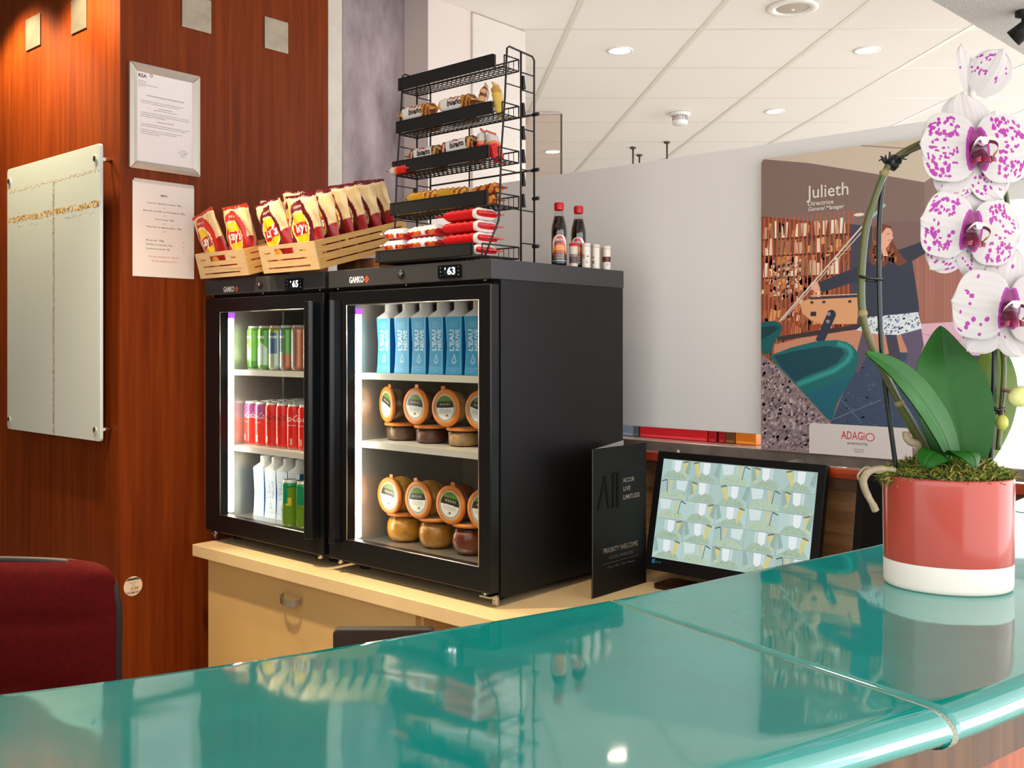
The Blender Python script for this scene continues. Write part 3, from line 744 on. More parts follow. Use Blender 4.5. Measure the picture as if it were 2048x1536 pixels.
def jar_meshes(shape, content, var):
    k = (shape, content, var)
    if k in JM: return JM[k]
    if shape == 'tulip': prof = [(.030, 0), (.042, .004), (.0515, .020), (.0545, .036), (.053, .052), (.048, .066), (.045, .072), (.0475, .076), (.0475, .080)]; Hh = .080; fill = 5; R = .0505
    else: prof = [(.040, 0), (.0455, .003), (.047, .012), (.0485, .036), (.049, .040), (.0465, .042), (.047, .046)]; Hh = .046; fill = 3; R = .049
    g = MB().rev(prof, 36, cap=True)
    cp = [(max(0, r - .0022), z + (.0022 if i == 0 else 0)) for i, (r, z) in enumerate(prof[:fill + 1])]
    cp.append((0, cp[-1][1] + .0005))
    c = MB().rev([(0, cp[0][1])] + cp, 32, cap=False)
    rg = MB(); prof2 = [(R - .006, Hh - .003), (R + .0015, Hh - .003), (R + .003, Hh - .0005), (R + .003, Hh + .003), (R + .0005, Hh + .0065), (R - .006, Hh + .0075), (R - .0105, Hh + .007)]
    rg.rev(prof2, 40, cap=False); rg.prism([(-.008, R), (.008, R), (.006, R + .012), (-.006, R + .012)], Hh - .0015, Hh + .002)
    lr = R - .0095
    def fn(u, v): return (lr * v * cos(2 * pi * u), lr * v * sin(2 * pi * u), Hh + .0068 - .001 * v * v)
    ld = MB().grid(fn, 56, 22, col=lambda u, v: lid_col(u, v, var), smooth=False)
    M_c = mat('preserve_' + '_'.join(str(q) for q in content), content, .4, vary=.35, vscale=45)
    JM[k] = (g.mesh('jar_glass', M_JARG), c.mesh('contents', M_c), rg.mesh('rubber_ring', M_RUBBER), ld.mesh('lid_label', M_GLOSSPRINT))
    return JM[k]
def jar(shape, content, loc, label, group, rot=(0, 0, 0), var=0):
    t = thing('preserve_jar', label, 'jar', loc, rot, group)
    for nm, me in zip(('glass', 'contents', 'rubber_ring', 'lid_label'), jar_meshes(shape, content, var)): part(nm, me, t)
    return t
low = [(-.512, (216, 150, 40), 'mustard-yellow'), (-.377, (198, 134, 40), 'golden'), (-.243, (124, 50, 22), 'red-brown'), (-.125, (206, 186, 130), 'pale beige')]
lx = [(-.522, -.06, 0), (-.401, -.02, 1), (-.272, .04, 0), (-.152, .04, 0)]
for k, (x, cc, nm) in enumerate(low):
    jar('tulip', cc, (x, .152, .8252), 'round jar of ' + nm + ' preserve standing on the cooler floor, ' + ORD[k] + ' from the left', 'tulip jars on the cooler floor', (0, 0, .5))
    x2, rz, var = lx[k]
    # lying on the jar below, lid towards the door
    jar('tulip', cc, (x2 + sin(rz) * -.08, .183, .9605 + (.0006 if k == 3 else 0)), nm + ' jar lying on the ' + ORD[k] + ' round jar, lid facing out', 'jars lying on the tulip jars', (pi / 2, (.12, -.22, .12, .05)[k], rz), var)
midj = [(-.524, (104, 74, 52), 'grey-brown'), (-.398, (92, 44, 30), 'dark red'), (-.268, (176, 140, 92), 'tan'), (-.140, (206, 194, 152), 'cream')]
lx = [(-.532, -.32, 0), (-.408, -.03, 0), (-.287, .04, 1), (-.160, .0, 2)]
for k, (x, cc, nm) in enumerate(midj):
    jar('low', cc, (x, .152, 1.1195), 'shallow ' + nm + ' jar standing on the second shelf, ' + ORD[k] + ' from the left', 'shallow jars on the second shelf', (0, 0, .9))
    x2, rz, var = lx[k]
    jar('low', cc, (x2 + sin(rz) * -.05, .146, 1.2248), nm + ' jar tipped on the ' + ORD[k] + ' shallow jar, lid facing out', 'shallow jars lying on others', (pi / 2, (.28, .05, -.22, .05)[k], rz), var)

# ================================================================== on top of the coolers
M_PLY = mat('pale_plywood', (226, 190, 138), .6, vary=.1, vscale=4, stretch=(3, 30, 30))
M_PLY2 = mat('warm_plywood', (222, 172, 96), .6, vary=.1, vscale=4, stretch=(30, 3, 30))
M_BURNT = mat('burnt_mark', (150, 110, 80), .7)
def crate(label, loc, rx, w, dp, h, mark=False):
    t = thing('plywood_crate', label, 'crate', loc, (rx, 0, 0), 'plywood crates of crisps')
    th = .005
    fh = [(w * .28, h * .64, w * .62, h * .86), (w * .09, h * .70, w * .20, h * .745), (w * .72, h * .70, w * .83, h * .745), (w * .11, h * .42, w * .83, h * .475), (w * .11, h * .14, w * .86, h * .195)]
    f = MB().plate(w, h, th, fh).build('front_panel', M_PLY, t)
    if mark:
        MB().text('<', .010, (w * .58, h * .30), T=TR(0, -.0004, 0) @ FRONT).text('caisse bois', .0075, (w * .77, h * .30), T=TR(0, -.0004, 0) @ FRONT, fit=w * .28).build('lettering', M_BURNT, f)
    MB().plate(w, h, th, fh, T=TR(0, dp - th, 0)).build('back_panel', M_PLY, t)
    sh = [(dp * .07, h * .76, dp * .32, h * .81), (dp * .345, h * .76, dp * .72, h * .81), (dp * .78, h * .76, dp * .95, h * .81), (dp * .06, h * .50, dp * .74, h * .555), (dp * .80, h * .50, dp * .95, h * .555), (dp * .08, h * .20, dp * .74, h * .25), (dp * .80, h * .20, dp * .95, h * .25)]
    for x in (0, w - th):
        MB().plate(dp - 2 * th, h, th, [(a - th, b_, c_ - th, d_) for a, b_, c_, d_ in sh], T=TR(x + th, th, 0) @ RZ(pi / 2)).build('side_panel', M_PLY2, t)
    MB().box((th, th, 0), (w - th, dp - th, .004)).build('base_panel', M_PLY2, t)
    return t
CRX = radians(15)
CL = (-1.268, -.060, 1.6135); CR = (-.912, -.060, 1.6135); CWD = .274; CDP = .36; CHH = .082
crate('left plywood crate with slotted sides holding orange-fronted crisp packets', CL, CRX, CWD, CDP, CHH, True)
crate('right plywood crate with slotted sides holding a row of maroon crisp packets', CR, CRX, CWD, CDP, CHH)
def prop_box(label, x, y, w, d, h, col, cat='box'):
    t = thing('prop_box', label, cat, (x, y, 1.6105), group='props under the crates')
    MB().box((0, 0, 0), (w, d, h)).build('carton', mat('cardboard' + str(col[0]), col, .8, vary=.06, vscale=30), t, bevel=.0015)
    MB().box((w * .45, -.0006, .0005), (w * .55, d, h + .0006)).build('tape', mat('brown_tape', (150, 110, 70), .4), t)
prop_box('brown cardboard block propping up the rear of the right crate', -.80, .13, .20, .12, .048, (124, 74, 40))
prop_box('brown cardboard block propping up the rear of the left crate', -1.22, .13, .18, .12, .048, (132, 84, 48))
# ---- crisp packets
M_BAG = mat('printed_foil_bag', rough=.38, attr=True, coat=.15)
def bag_mesh(var, seed):
    R = random.Random(seed); bw, bh, bt = .138, .205, .034
    ph = [R.uniform(0, 6) for _ in range(6)]
    crump = .004 + .004 * R.random()
    def S(x, z, front=True):
        """x, z in metres on the packet -> point of the puffed surface"""
        u = max(-1, min(1, x / (bw / 2))); v = max(0, min(1, z / bh))
        prof = max(0, 1 - abs(u) ** 2.6) ** .55 * max(0, min(1, (1 - v) / .22)) ** .7 * (.5 + .5 * min(1, v / .12))
        wr = crump * (sin(9 * u + ph[0] + 5 * v) * v + .7 * sin(15 * v + 6 * u + ph[1]) * v * v + .5 * sin(23 * u * v + ph[2]) * v)
        y = bt * prof * (.5 if front else -.5)
        pin = 1 - .05 * sin(pi * v)
        return (x * pin, -y - wr * (.3 + .7 * prof) * (1 if front else 1), z + .002 * sin(7 * u + ph[3]) * v)
    dark = {'orange': (196, 34, 18), 'maroon': (104, 14, 30)}[var]
    low = (158, 18, 14); beige = (232, 202, 150)
    ex, ez, rx, rz_ = -.006, .108, .054, .086
    def col(u, v):
        x = (u - .5) * bw; z = v * bh
        if v > .965: return C(*dark) if var == 'orange' or v > .98 else C(240, 224, 190)
        if v > .93: return C(238, 214, 170)
        e = ((x - ex) / rx) ** 2 + ((z - ez) / rz_) ** 2
        lx, lz = (x - ex + .004) / .040, (z - ez - .004) / .046
        q = lx * lx + lz * lz
        if q < 1.0:
            if q > .86: return C(250, 214, 60)
            return C(206, 24, 30) if -.42 < lz - lx * .15 < .34 else C(252, 206, 20)
        if q < 1.18: return C(244, 226, 200)
        cx, cz = (x - ex - .006) / .022, (z - .040) / .020
        if cx * cx + cz * cz < 1 and z < .06: return C(236, 176, 70)
        if e < 1: return C(*dark)
        if z < .104 + .10 * x: return C(*low)
        return C(*beige)
    m = MB()
    m.grid(lambda u, v: S((u - .5) * bw, v * bh), 56, 76, col=col)
    m.grid(lambda u, v: S((u - .5) * bw, v * bh, False), 14, 18, col=lambda u, v: C(236, 212, 168) if v > .4 else C(*low), flip=True)
    def pr(x, z):
        p = S(x, z); return (p[0], p[1] - .0010, p[2])
    m.text("Lay's", .040, (ex - .001, ez + .006), bold=.035, shear=.12, col=C(252, 250, 246), fn=pr, fit=.062)
    m.text('CUISINEES' if var == 'maroon' else 'RECETTE', .0085, (ex, ez + .066), bold=.02, col=C(240, 214, 180), fn=pr)
    b = m.mesh('bag_body', M_BAG)
    s = MB()
    for k in range(24):
        x0 = -bw / 2 + bw * k / 24; x1 = x0 + bw / 24 * .55; p, q = S(x0, bh), S(x1, bh)
        s.box((p[0], p[1] - .0016, bh - .006), (q[0], p[1] + .0016, bh + .002))
    return b, s.mesh('crimp_seal', mat('seal_' + var, {'orange': (206, 70, 24), 'maroon': (122, 24, 34)}[var], .45))
BAGM = {(v, s): bag_mesh(v, s) for v, s in (('orange', 3), ('orange', 8), ('maroon', 1), ('maroon', 2), ('maroon', 5))}
def bag(var, seed, x, y, z, rx, roll, rz, label):
    t = thing('crisp_packet', label, 'crisp packet', (x, y, z), (radians(rx), radians(roll), radians(rz)), 'crisp packets in the plywood crates')
    b, s = BAGM[var, seed]; part('bag_body', b, t); part('crimp_seal', s, t, label='coloured crimped top seal')
def cz(y): return 1.6215 + (y + .06) * .268           # height of the tilted crate floor at depth y
bag('orange', 3, -1.190, -.020, cz(-.02), 17, -11, -4, 'orange-fronted crisp packet leaning at the far left of the left crate')
bag('orange', 8, -1.062, -.018, cz(-.018), 13, 0, 2, 'upright orange-fronted crisp packet at the right of the left crate front')
bag('orange', 3, -1.150, .055, cz(.055), 16, -3, 0, 'orange-fronted crisp packet second in line in the left crate')
bag('maroon', 2, -1.040, .090, cz(.090), 12, 6, 4, 'maroon crisp packet at the back of the left crate next to the gap')
bag('maroon', 2, -.845, -.022, cz(-.022), 15, -7, -4, 'maroon crisp packet tilting left at the front of the right crate')
bag('maroon', 1, -.716, -.022, cz(-.022), 14, 1, 2, 'big front maroon crisp packet by the right corner of the right crate')
bag('maroon', 5, -.848, .045, cz(.045) + .014, 13, 5, 2, 'crumpled beige-topped crisp packet poking up behind the left front maroon one')
bag('maroon', 1, -.838, .110, cz(.110), 13, -4, 0, 'maroon crisp packet third in the left row of the right crate')
bag('maroon', 5, -.832, .175, cz(.175), 13, 5, 0, 'maroon crisp packet fourth in the left row of the right crate')
for k, (y, dz, roll) in enumerate(((.032, .002, 1), (.087, .006, -1), (.142, .008, 1), (.197, .006, 2), (.252, .008, 3))):
    bag('maroon', (2, 5, 1, 2, 1)[k], -.712 + .003 * (k % 2), y, cz(y) + dz, (15, 16.5, 18, 20, 22)[k], roll, 2, ('second', 'third', 'fourth', 'fifth', 'rearmost')[k] + ' maroon crisp packet in the right-hand row of the right crate')

# ---- wire snack rack
M_WIRE = mat('black_wire', (24, 22, 20), .4, spec=.4)
XR, XL = -.028, -.418
rack = thing('snack_rack', 'black five-tier wire snack rack standing on the right cooler', 'snack rack', (0, 0, 1.6105))
zt = lambda z: z - 1.6105
YR, YR2 = .165, .112                   # rear posts
TOPZ = 2.150
FR = [(.058, 2.150), (.050, 2.02), (.036, 1.88), (.030, 1.74), (.026, 1.71), (-.026, 1.6135)]   # front post (y, z)
def side(x):
    m = MB(); r = .0026
    P = [(x, y, zt(z)) for y, z in reversed(FR)] + [(x, .066, zt(TOPZ + .006)), (x, YR - .008, zt(TOPZ)), (x, YR, zt(TOPZ - .008)), (x, YR, zt(1.6135))]
    m.tube(P, r, 8)
    m.tube([(x, YR2, zt(TOPZ + .001)), (x, YR2, zt(1.6135))], r, 8)
    for z in (2.10, 2.055, 1.955, 1.85, 1.745, 1.66): m.tube([(x, YR2, zt(z)), (x, YR, zt(z))], .0018, 6)
    for z, y in ((2.06, .054), (1.95, .043), (1.84, .034), (1.745, .030)): m.tube([(x, y, zt(z)), (x, YR2, zt(z))], .0016, 6)
    m.build('side_frame', M_WIRE, rack)
side(XR); side(XL)
m = MB()
for z in (1.855, 2.0): m.tube([(XL, YR, zt(z)), (XR, YR, zt(z))], .0026, 8)
m.tube([((XL + XR) / 2 - .04, YR, zt(1.62)), ((XL + XR) / 2 - .04, YR, zt(2.0))], .0022, 8)
m.build('rear_brace', M_WIRE, rack)
# tiers: (front y, strip bottom z, strip height, shelf z)
TIERS = [(.052, 2.106, .034, 2.102), (.044, 1.986, .032, 1.982), (.030, 1.871, .034, 1.866), (.022, 1.755, .034, 1.750), (-.030, 1.622, .031, 1.619)]
for k, (y, zs, sh, zf) in enumerate(TIERS):
    m = MB(); z = zt(zf); yb = YR2 - .004
    for (yy, zz) in ((y, z), (yb, z), (yb, z + .030), (y, z + .002)): m.tube([(XL + .004, yy, zz), (XR - .004, yy, zz)], .0020, 6)
    for x in (XL + .004, XR - .004):
        m.tube([(x, y, z), (x, yb, z), (x, yb, z + .030)], .0020, 6); m.tube([(x, y, z + .030), (x, yb, z + .030)], .0018, 6); m.tube([(x, y, z), (x, y, z + .030)], .0018, 6)
    for q in (.25, .5, .75): m.tube([(XL + .004, y + (yb - y) * q, z), (XR - .004, y + (yb - y) * q, z)], .0014, 5)
    n = 22
    for i in range(1, n):
        x = XL + .004 + (XR - XL - .008) * i / n; m.tube([(x, y, z - .001), (x, yb, z - .001), (x, yb, z + .030)], .0011, 5)
    m.build('wire_shelf', M_WIRE, rack)
    s = MB().box((XL - .004, y - .0075, zt(zs)), (XR - .036, y - .0045, zt(zs + sh)))
    s.box((XL - .004, y - .0085, zt(zs)), (XR - .036, y - .0075, zt(zs) + .002)).box((XL - .004, y - .0085, zt(zs + sh) - .002), (XR - .036, y - .0075, zt(zs + sh)))
    s.box((XR - .038, y - .0084, zt(zs)), (XR - .036, y + .004, zt(zs + sh))).box((XL - .004, y - .0085, zt(zs)), (XL + .010, y - .0076, zt(zs + sh)))
    s.build('label_holder', M_BLACKMATT, rack)
for z in (2.075, 2.005, 1.945, 1.885, 1.825, 1.77):
    MB().prism([(0, 0), (.010, 0), (.008, .012), (.005, .034), (0, .034)], -.004, .004, T=TR(XR, YR2 + .005, zt(z) - .017) @ RZ(pi / 2) @ RX(pi / 2)).build('shelf_clip', M_BLACKMATT, rack)
for z in (2.045, 1.935, 1.825):
    MB().prism([(0, 0), (-.010, 0), (-.008, .012), (-.005, .034), (0, .034)], -.004, .004, T=TR(XL, YR2 - .005, zt(z) - .017) @ RZ(pi / 2) @ RX(pi / 2)).build('shelf_clip', M_BLACKMATT, rack)
for z in (2.0, 1.855, 1.78, 1.655): MB().rev([(.005, 0), (.005, .018), (.003, .020)], 10, T=TR(XR - .004, YR, zt(z)) @ RY(pi / 2)).build('tie_end', M_BLACKMATT, rack)

# ---- wrapped snacks
M_WRAP = mat('printed_wrapper', rough=.3, attr=True, coat=.25)
WR = {}
def wrapper(key, L, Wd, H, colf, txt=None, tcol=(40, 30, 30), txt2=None, seed=0):
    """flow-wrapped bar lying along X, base on z = 0; colf(u, v) prints the top, u along the length"""
    if key in WR: return WR[key]
    R = random.Random(seed); p0, p1 = R.uniform(0, 6), R.uniform(0, 6)
    fin = .10
    def hgt(u):
        e = min(u, 1 - u) / fin
        return max(.02, min(1, (e - .8) * 1.6)) ** .5 if e > .8 else .02
    def S(u, v):
        a = pi * (1.08 - 1.16 * v) if False else None
        h = hgt(u); x = (u - .5) * L
        th = 2 * pi * v
        # rounded-rectangle section
        cy, sz = cos(th), sin(th); n = .55
        y = Wd / 2 * (abs(cy) ** n) * (1 if cy > 0 else -1) * (1.06 if h < .05 else 1)
        z = H / 2 + H / 2 * h * (abs(sz) ** n) * (1 if sz > 0 else -1)
        w = .0012 * sin(40 * u + p0 + 9 * y / Wd) * h + (.0022 * sin(70 * u + p1) if h < .05 else 0)
        return (x, y, z + w * (1 if sz > -.5 else 0))
    m = MB().grid(S, 40, 20, col=lambda u, v: colf(u, v), smooth=True)
    def front(x, y):  # drawing on the front (-Y) upper side: v around .5 .. .25
        q = max(-.97, min(.97, 2 * y / H)); a = math.asin(abs(q) ** (1 / .55)); v = (pi - a if q > 0 else pi + a) / (2 * pi)
        p = S(x / L + .5, v); return (p[0], p[1] - .0010, p[2] + .0008)
    if txt: m.text(txt, H * .62, (L * .02, H * .06), bold=.03, shear=.15, col=C(*tcol), fn=front, fit=L * .38)
    if txt2: m.text(txt2, H * .24, (-L * .02, H * .38), bold=.03, col=C(200, 40, 30), fn=front, fit=L * .2)
    f = MB()
    for k in range(9):
        y = -Wd / 2 * 1.06 + Wd * 1.06 * k / 8; f.prism([(-.0012, -Wd * .07), (.0012, -Wd * .07), (.0036, 0), (.0012, Wd * .07), (-.0012, Wd * .07)], H / 2 - .0018, H / 2 + .0018, T=TR(L / 2, y, 0))
    WR[key] = (m.mesh('wrapper', M_WRAP), f.mesh('crimped_end', mat('wrap_end_' + key, [int(255 * min(1, max(0, q)) ** (1 / 2.2)) for q in colf(.03, .4)[:3]], .35)))
    return WR[key]
def snack(ms, x, y, z, label, group, rot=(0, 0, 0), cat='snack bar', name='snack_bar'):
    t = thing(name, label, cat, (x, y, z), rot, group)
    part('wrapper', ms[0], t); part('crimped_end', ms[1], t); part('crimped_end', ms[1], t, rot=(0, 0, pi))
    return t
def c_bueno_w(u, v):
    if u < .14: return C(240, 180, 70)
    if u > .70 or (u > .6 and sin(30 * u + 20 * v) > .2): return C(206, 140, 64) if sin(55 * u + 24 * v) > -.2 else C(120, 60, 24)
    return C(240, 236, 230)
def c_bueno(u, v):
    if u < .22: return C(136, 48, 32) if sin(50 * u + 30 * v) > -.3 else C(226, 190, 160)
    if u > .74: return C(110, 44, 26) if sin(46 * u + 22 * v) > -.1 else C(214, 170, 100)
    return C(240, 236, 230)
def c_gold(u, v): return C(206, 150, 40) if u < .5 + .1 * sin(14 * v) else (C(156, 70, 24) if sin(40 * u + 31 * v) > 0 else C(222, 172, 72))
def c_goldred(u, v): return C(150, 40, 24) if sin(20 * u + 15 * v) > .1 else C(204, 140, 60)
def c_yellow(u, v): return C(214, 178, 70) if u < .7 else C(190, 140, 50)
def c_brownbun(u, v): return C(220, 170, 110) if sin(26 * u) > -.3 else C(110, 44, 20)
def c_kw(u, v):
    if .49 < v < .60 and (u < .5 or u > .62): return C(206, 28, 30) if sin(13 * u) > -.1 else C(222, 110, 40)
    return C(242, 240, 240) if v < .62 else C(214, 40, 36)
def c_kr(u, v): return C(208, 22, 28) if u < .80 else (C(236, 230, 224) if u < .9 else C(214, 40, 36))
def c_redwhite(u, v): return C(212, 30, 26) if u < .55 else (C(224, 120, 60) if u < .65 else C(206, 196, 190))
W1 = wrapper('white_hazelnut', .135, .038, .036, c_bueno_w, 'bueno', (60, 30, 20), 'Kinder', 1)
W2 = wrapper('milk_hazelnut', .135, .038, .036, c_bueno, 'bueno', (50, 34, 30), 'Kinder', 2)
W3 = wrapper('gold_caramel', .130, .032, .031, c_gold, None, seed=3)
W4 = wrapper('gold_red', .110, .032, .028, c_goldred, None, seed=4)
W5 = wrapper('yellow_foil', .085, .036, .020, c_yellow, None, seed=5)
W6 = wrapper('brown_bun', .085, .040, .022, c_brownbun, None, seed=6)
W7 = wrapper('white_red_pouch', .125, .075, .030, c_kw, None, seed=7)
W7b = wrapper('white_red_small', .085, .075, .030, c_kw, None, seed=9)
W8 = wrapper('red_pouch', .150, .075, .030, c_kr, None, seed=8)
W9 = wrapper('red_white_bag', .080, .042, .024, c_redwhite, None, seed=10)
z2 = 1.9845; y2 = .070
snack(W1, -.352, y2 - .008, z2 + .0365, 'white hazelnut bar at the left end of the second tier', 'bars on the second tier', (.2, 0, 0))
snack(W1, -.352, y2 + .004, z2, 'white hazelnut bar under the left one on the second tier', 'bars on the second tier')
snack(W1, -.195, y2, z2, 'lower white hazelnut bar in the middle of the second tier', 'bars on the second tier')
snack(W1, -.205, y2 - .006, z2 + .0365, 'upper white hazelnut bar in the middle of the second tier', 'bars on the second tier', (.15, 0, .03))
snack(W6, -.110, y2, z2 + .0425, 'beige and brown packet standing on end right of the second tier label strip', 'bars on the second tier', (0, -pi / 2 + .25, .6))
snack(W5, -.060, y2 + .004, z2 + .0430, 'yellow foil packet standing on end at the right of the second tier', 'bars on the second tier', (0, -pi / 2 - .18, .3))
z3 = 1.8685; y3 = .058
snack(W2, -.330, y3 + .014, z3 + .0365, 'brown and white hazelnut bar at the left end of the third tier', 'bars on the third tier', (.12, 0, 0))
snack(W2, -.330, y3 + .018, z3, 'hazelnut bar underneath the left one on the third tier', 'bars on the third tier')
snack(W2, -.185, y3, z3, 'lower hazelnut bar in the middle of the third tier', 'bars on the third tier')
snack(W2, -.185, y3 - .004, z3 + .0365, 'upper hazelnut bar in the middle of the third tier with brown ends', 'bars on the third tier', (.12, -.05, .02))
snack(W9, -.098, y3, z3 + .0405, 'red and white packet standing on end right of the third tier label strip', 'bars on the third tier', (0, -pi / 2 + .05, .5))
snack(W9, -.062, y3 + .006, z3 + .0400, 'red and white packet leaning behind the wire post on the third tier', 'bars on the third tier', (0, -pi / 2 - .3, .2))
snack(W9, -.398, y3 - .018, z3, 'small red packet sticking out at the left end of the third tier', 'bars on the third tier', (0, 0, pi))
z4 = 1.7525; y4 = .052
for k, (ms, x, dy, dz, rz, ry, lb) in enumerate(((W3, -.350, -.012, 0, .10, 0, 'gold bar lying lowest at the left end of the fourth tier'), (W3, -.330, .014, .0, -.05, 0, 'gold bar behind the leftmost one on the fourth tier'), (W3, -.318, -.002, .0315, .05, -.02, 'gold bar on top of the left pile of the fourth tier'), (W3, -.205, .0, .0, -.06, 0, 'gold bar in the middle of the fourth tier'), (W3, -.215, .004, .0315, .05, .03, 'gold bar topping the middle pile of the fourth tier'), (W4, -.098, -.006, 0, .08, 0, 'gold and red bar right of the fourth tier label strip'), (W4, -.092, .002, .0290, -.1, -.04, 'red and gold bar on top at the right end of the fourth tier'))):
    snack(ms, x, y4 + dy, z4 + dz, lb, 'gold bars on the fourth tier', (0, ry, rz))
z5 = 1.6225
for k in range(3):
    snack(W7b, -.381 + .002 * k, .022, z5 + .0308 * k, ('lowest', 'middle', 'topmost')[k] + ' white and red pouch of the left pile on the bottom tier', 'pouches on the bottom tier', (0, .02 * (k - 1), .04 * (k - 1)), 'snack pouch', 'snack_pouch')
    snack(W7, -.272 + .003 * k, .022, z5 + .0308 * k, ('lowest', 'middle', 'topmost')[k] + ' white and red pouch of the middle pile on the bottom tier', 'pouches on the bottom tier', (0, -.02 * (k - 1), .03 * (1 - k)), 'snack pouch', 'snack_pouch')
for k in range(4):
    snack(W8, -.128 + .002 * (k % 2), .026, z5 + .0308 * k, ('lowest', 'second lowest', 'second highest', 'topmost')[k] + ' plain red pouch of the right pile on the bottom tier', 'pouches on the bottom tier', (0, 0, .03 * (k % 3 - 1)), 'snack pouch', 'snack_pouch')

# ---- syrup bottles and shakers
M_SYRUP = mat('dark_syrup', (26, 10, 6), .08, coat=.5)
M_REDCAP = mat('red_cap', (206, 20, 28), .35)
M_BOTTLE = glass('bottle_glass', (244, 246, 244), .0, 1.45)
def bottle(x, y, label, rz):
    t = thing('syrup_bottle', label, 'bottle', (x, y, 1.6105), (0, 0, rz), 'syrup bottles by the rack')
    pr = [(.020, 0), (.0225, .004), (.0225, .100), (.0215, .112), (.016, .135), (.0118, .152), (.0115, .158)]
    MB().rev(pr, 28).build('bottle', M_BOTTLE, t)
    lp = [(0, .002)] + [(r - .0018, z + (.002 if i == 0 else 0)) for i, (r, z) in enumerate(pr[:5])] + [(.0132, .1405), (0, .141)]
    MB().rev(lp, 28, cap=False).build('syrup', M_SYRUP, t)
    m = MB()
    for k in range(28): pass
    m.rev([(.0122, .157), (.0128, .158), (.0128, .176), (.0118, .178), (0, .178)], 30, cap=False)
    for k in range(30): m.box((.0127, -.0006, .159), (.0133, .0006, .175), T=RZ(2 * pi * k / 30))
    m.build('cap', M_REDCAP, t)
    R = .0229
    def lab(u, v): a = -pi / 2 + (u - .5) * 1.9; return (R * cos(a), R * sin(a), .012 + .075 * v * (1 if True else 0))
    def lc(u, v):
        top = .98 - .6 * (2 * abs(u - .5)) ** 2.6
        if v > top: return C(238, 226, 214)
        if v > .66: return C(196, 20, 26) if not (.3 < u < .62 and .72 < v < .84) else C(96, 20, 20)
        if v > .48: return C(236, 140, 32)
        if v > .34: return C(176, 70, 34)
        if .12 < v < .34 and int(v * 50) % 2 and .12 < u < .85: return C(140, 110, 92)
        if .08 < v < .105: return C(150, 190, 196)
        return C(58, 34, 30) if v > .1 else C(14, 46, 52)
    m = MB()
    # arched top: squeeze the label rows under the arch
    m.grid(lambda u, v: (lab(u, 0)[0], lab(u, 0)[1], .010 + .078 * v * (1 - .22 * (2 * abs(u - .5)) ** 3)), 26, 34, col=lambda u, v: lc(u, v) if v < .97 else C(240, 210, 190), smooth=True)
    wr = lambda x, y: (R * 1.012 * cos(-pi / 2 + x / R), R * 1.012 * sin(-pi / 2 + x / R), y)
    m.text('SIROP', .0075, (-.002, .074), bold=.02, col=C(244, 220, 200), fn=wr)
    m.build('label', M_GLOSSPRINT, t)
bottle(-.062, 0.3114, 'left syrup bottle with a red cap next to the wire rack', .75)
bottle(-.062, 0.3993, 'right, slightly taller-looking syrup bottle with a red cap behind the small shakers', .55)
M_SHAKER = mat('shaker_print', rough=.4, attr=True)
def shaker(x, y, label, kind, h=.062, r=.0118):
    t = thing('shaker', label, 'shaker', (x, y, 1.6105), (0, 0, .6), 'small shakers beside the syrup bottles')
    def col(th, z, i):
        a = (th + pi / 2 + pi) % (2 * pi) - pi; v = z / h
        if kind == 'clear':
            if .2 < v < .62 and abs(a) < 1.3: return C(96, 66, 62) if int(v * 34) % 2 else C(150, 124, 116)
            return C(214, 196, 182)
        if kind == 'dark' and .40 < v < .62: return C(120, 40, 30) if sin(6 * a) > -.2 else C(60, 30, 24)
        if kind == 'logo' and .42 < v < .60 and a < -.3: return C(206, 160, 140)
        if kind == 'logo' and .42 < v < .58 and abs(a - .45) < .25 and int(v * 60) % 2: return C(96, 78, 72)
        if kind == 'lines' and .15 < v < .55 and abs(a + .6) < .4 and int(v * 40) % 2: return C(160, 140, 116)
        return C(236, 224, 208)
    prof = [(r, 0)] + [(r, h * k / 16) for k in range(1, 17)]
    m = MB().rev(prof, 28, col=col)
    if kind in ('logo', 'dark'):
        rr = r * 1.02; f = lambda x_, y_: (rr * cos(-pi / 2 + x_ / rr), rr * sin(-pi / 2 + x_ / rr), y_)
        P = [(.003 + .0034 * cos(2 * pi * q / 20), h * .27 + .0034 * sin(2 * pi * q / 20)) for q in range(20)]; P2 = [(.003 + .0026 * cos(2 * pi * q / 20), h * .27 + .0026 * sin(2 * pi * q / 20)) for q in range(20)]
        m.add([f(*p) for p in P + P2], [(k, (k + 1) % 20, 20 + (k + 1) % 20, 20 + k) for k in range(20)], col=C(60, 50, 46))
        m.text('c' if kind == 'logo' else 'o', .006, (.003, h * .275), col=C(60, 50, 46), fn=f)
    m.build('tube', M_SHAKER, t)
    cm = M_REDCAP if kind == 'clear' else mat('cream_cap', (232, 220, 204), .4)
    MB().rev([(r + .0004, h + .0003), (r + .0004, h + .007), (r - .001, h + .008), (0, h + .008)], 24, cap=False).build('cap', cm, t)
YS = lambda a: a
shaker(-.030, 0.3351, 'small shaker with a red lid in front of the right syrup bottle', 'clear', .058)
shaker(-.026, 0.3866, 'cream shaker with a ring emblem, just right of the red-lidded one', 'logo')
shaker(-.026, 0.4309, 'cream shaker with fine text in the middle of the three pale ones', 'lines')
shaker(-.050, 0.4923, 'plain cream shaker standing behind the other pale shakers', 'plain')
shaker(-.024, 0.4808, 'cream shaker with a brown band at the right end of the cooler top', 'dark', .061)

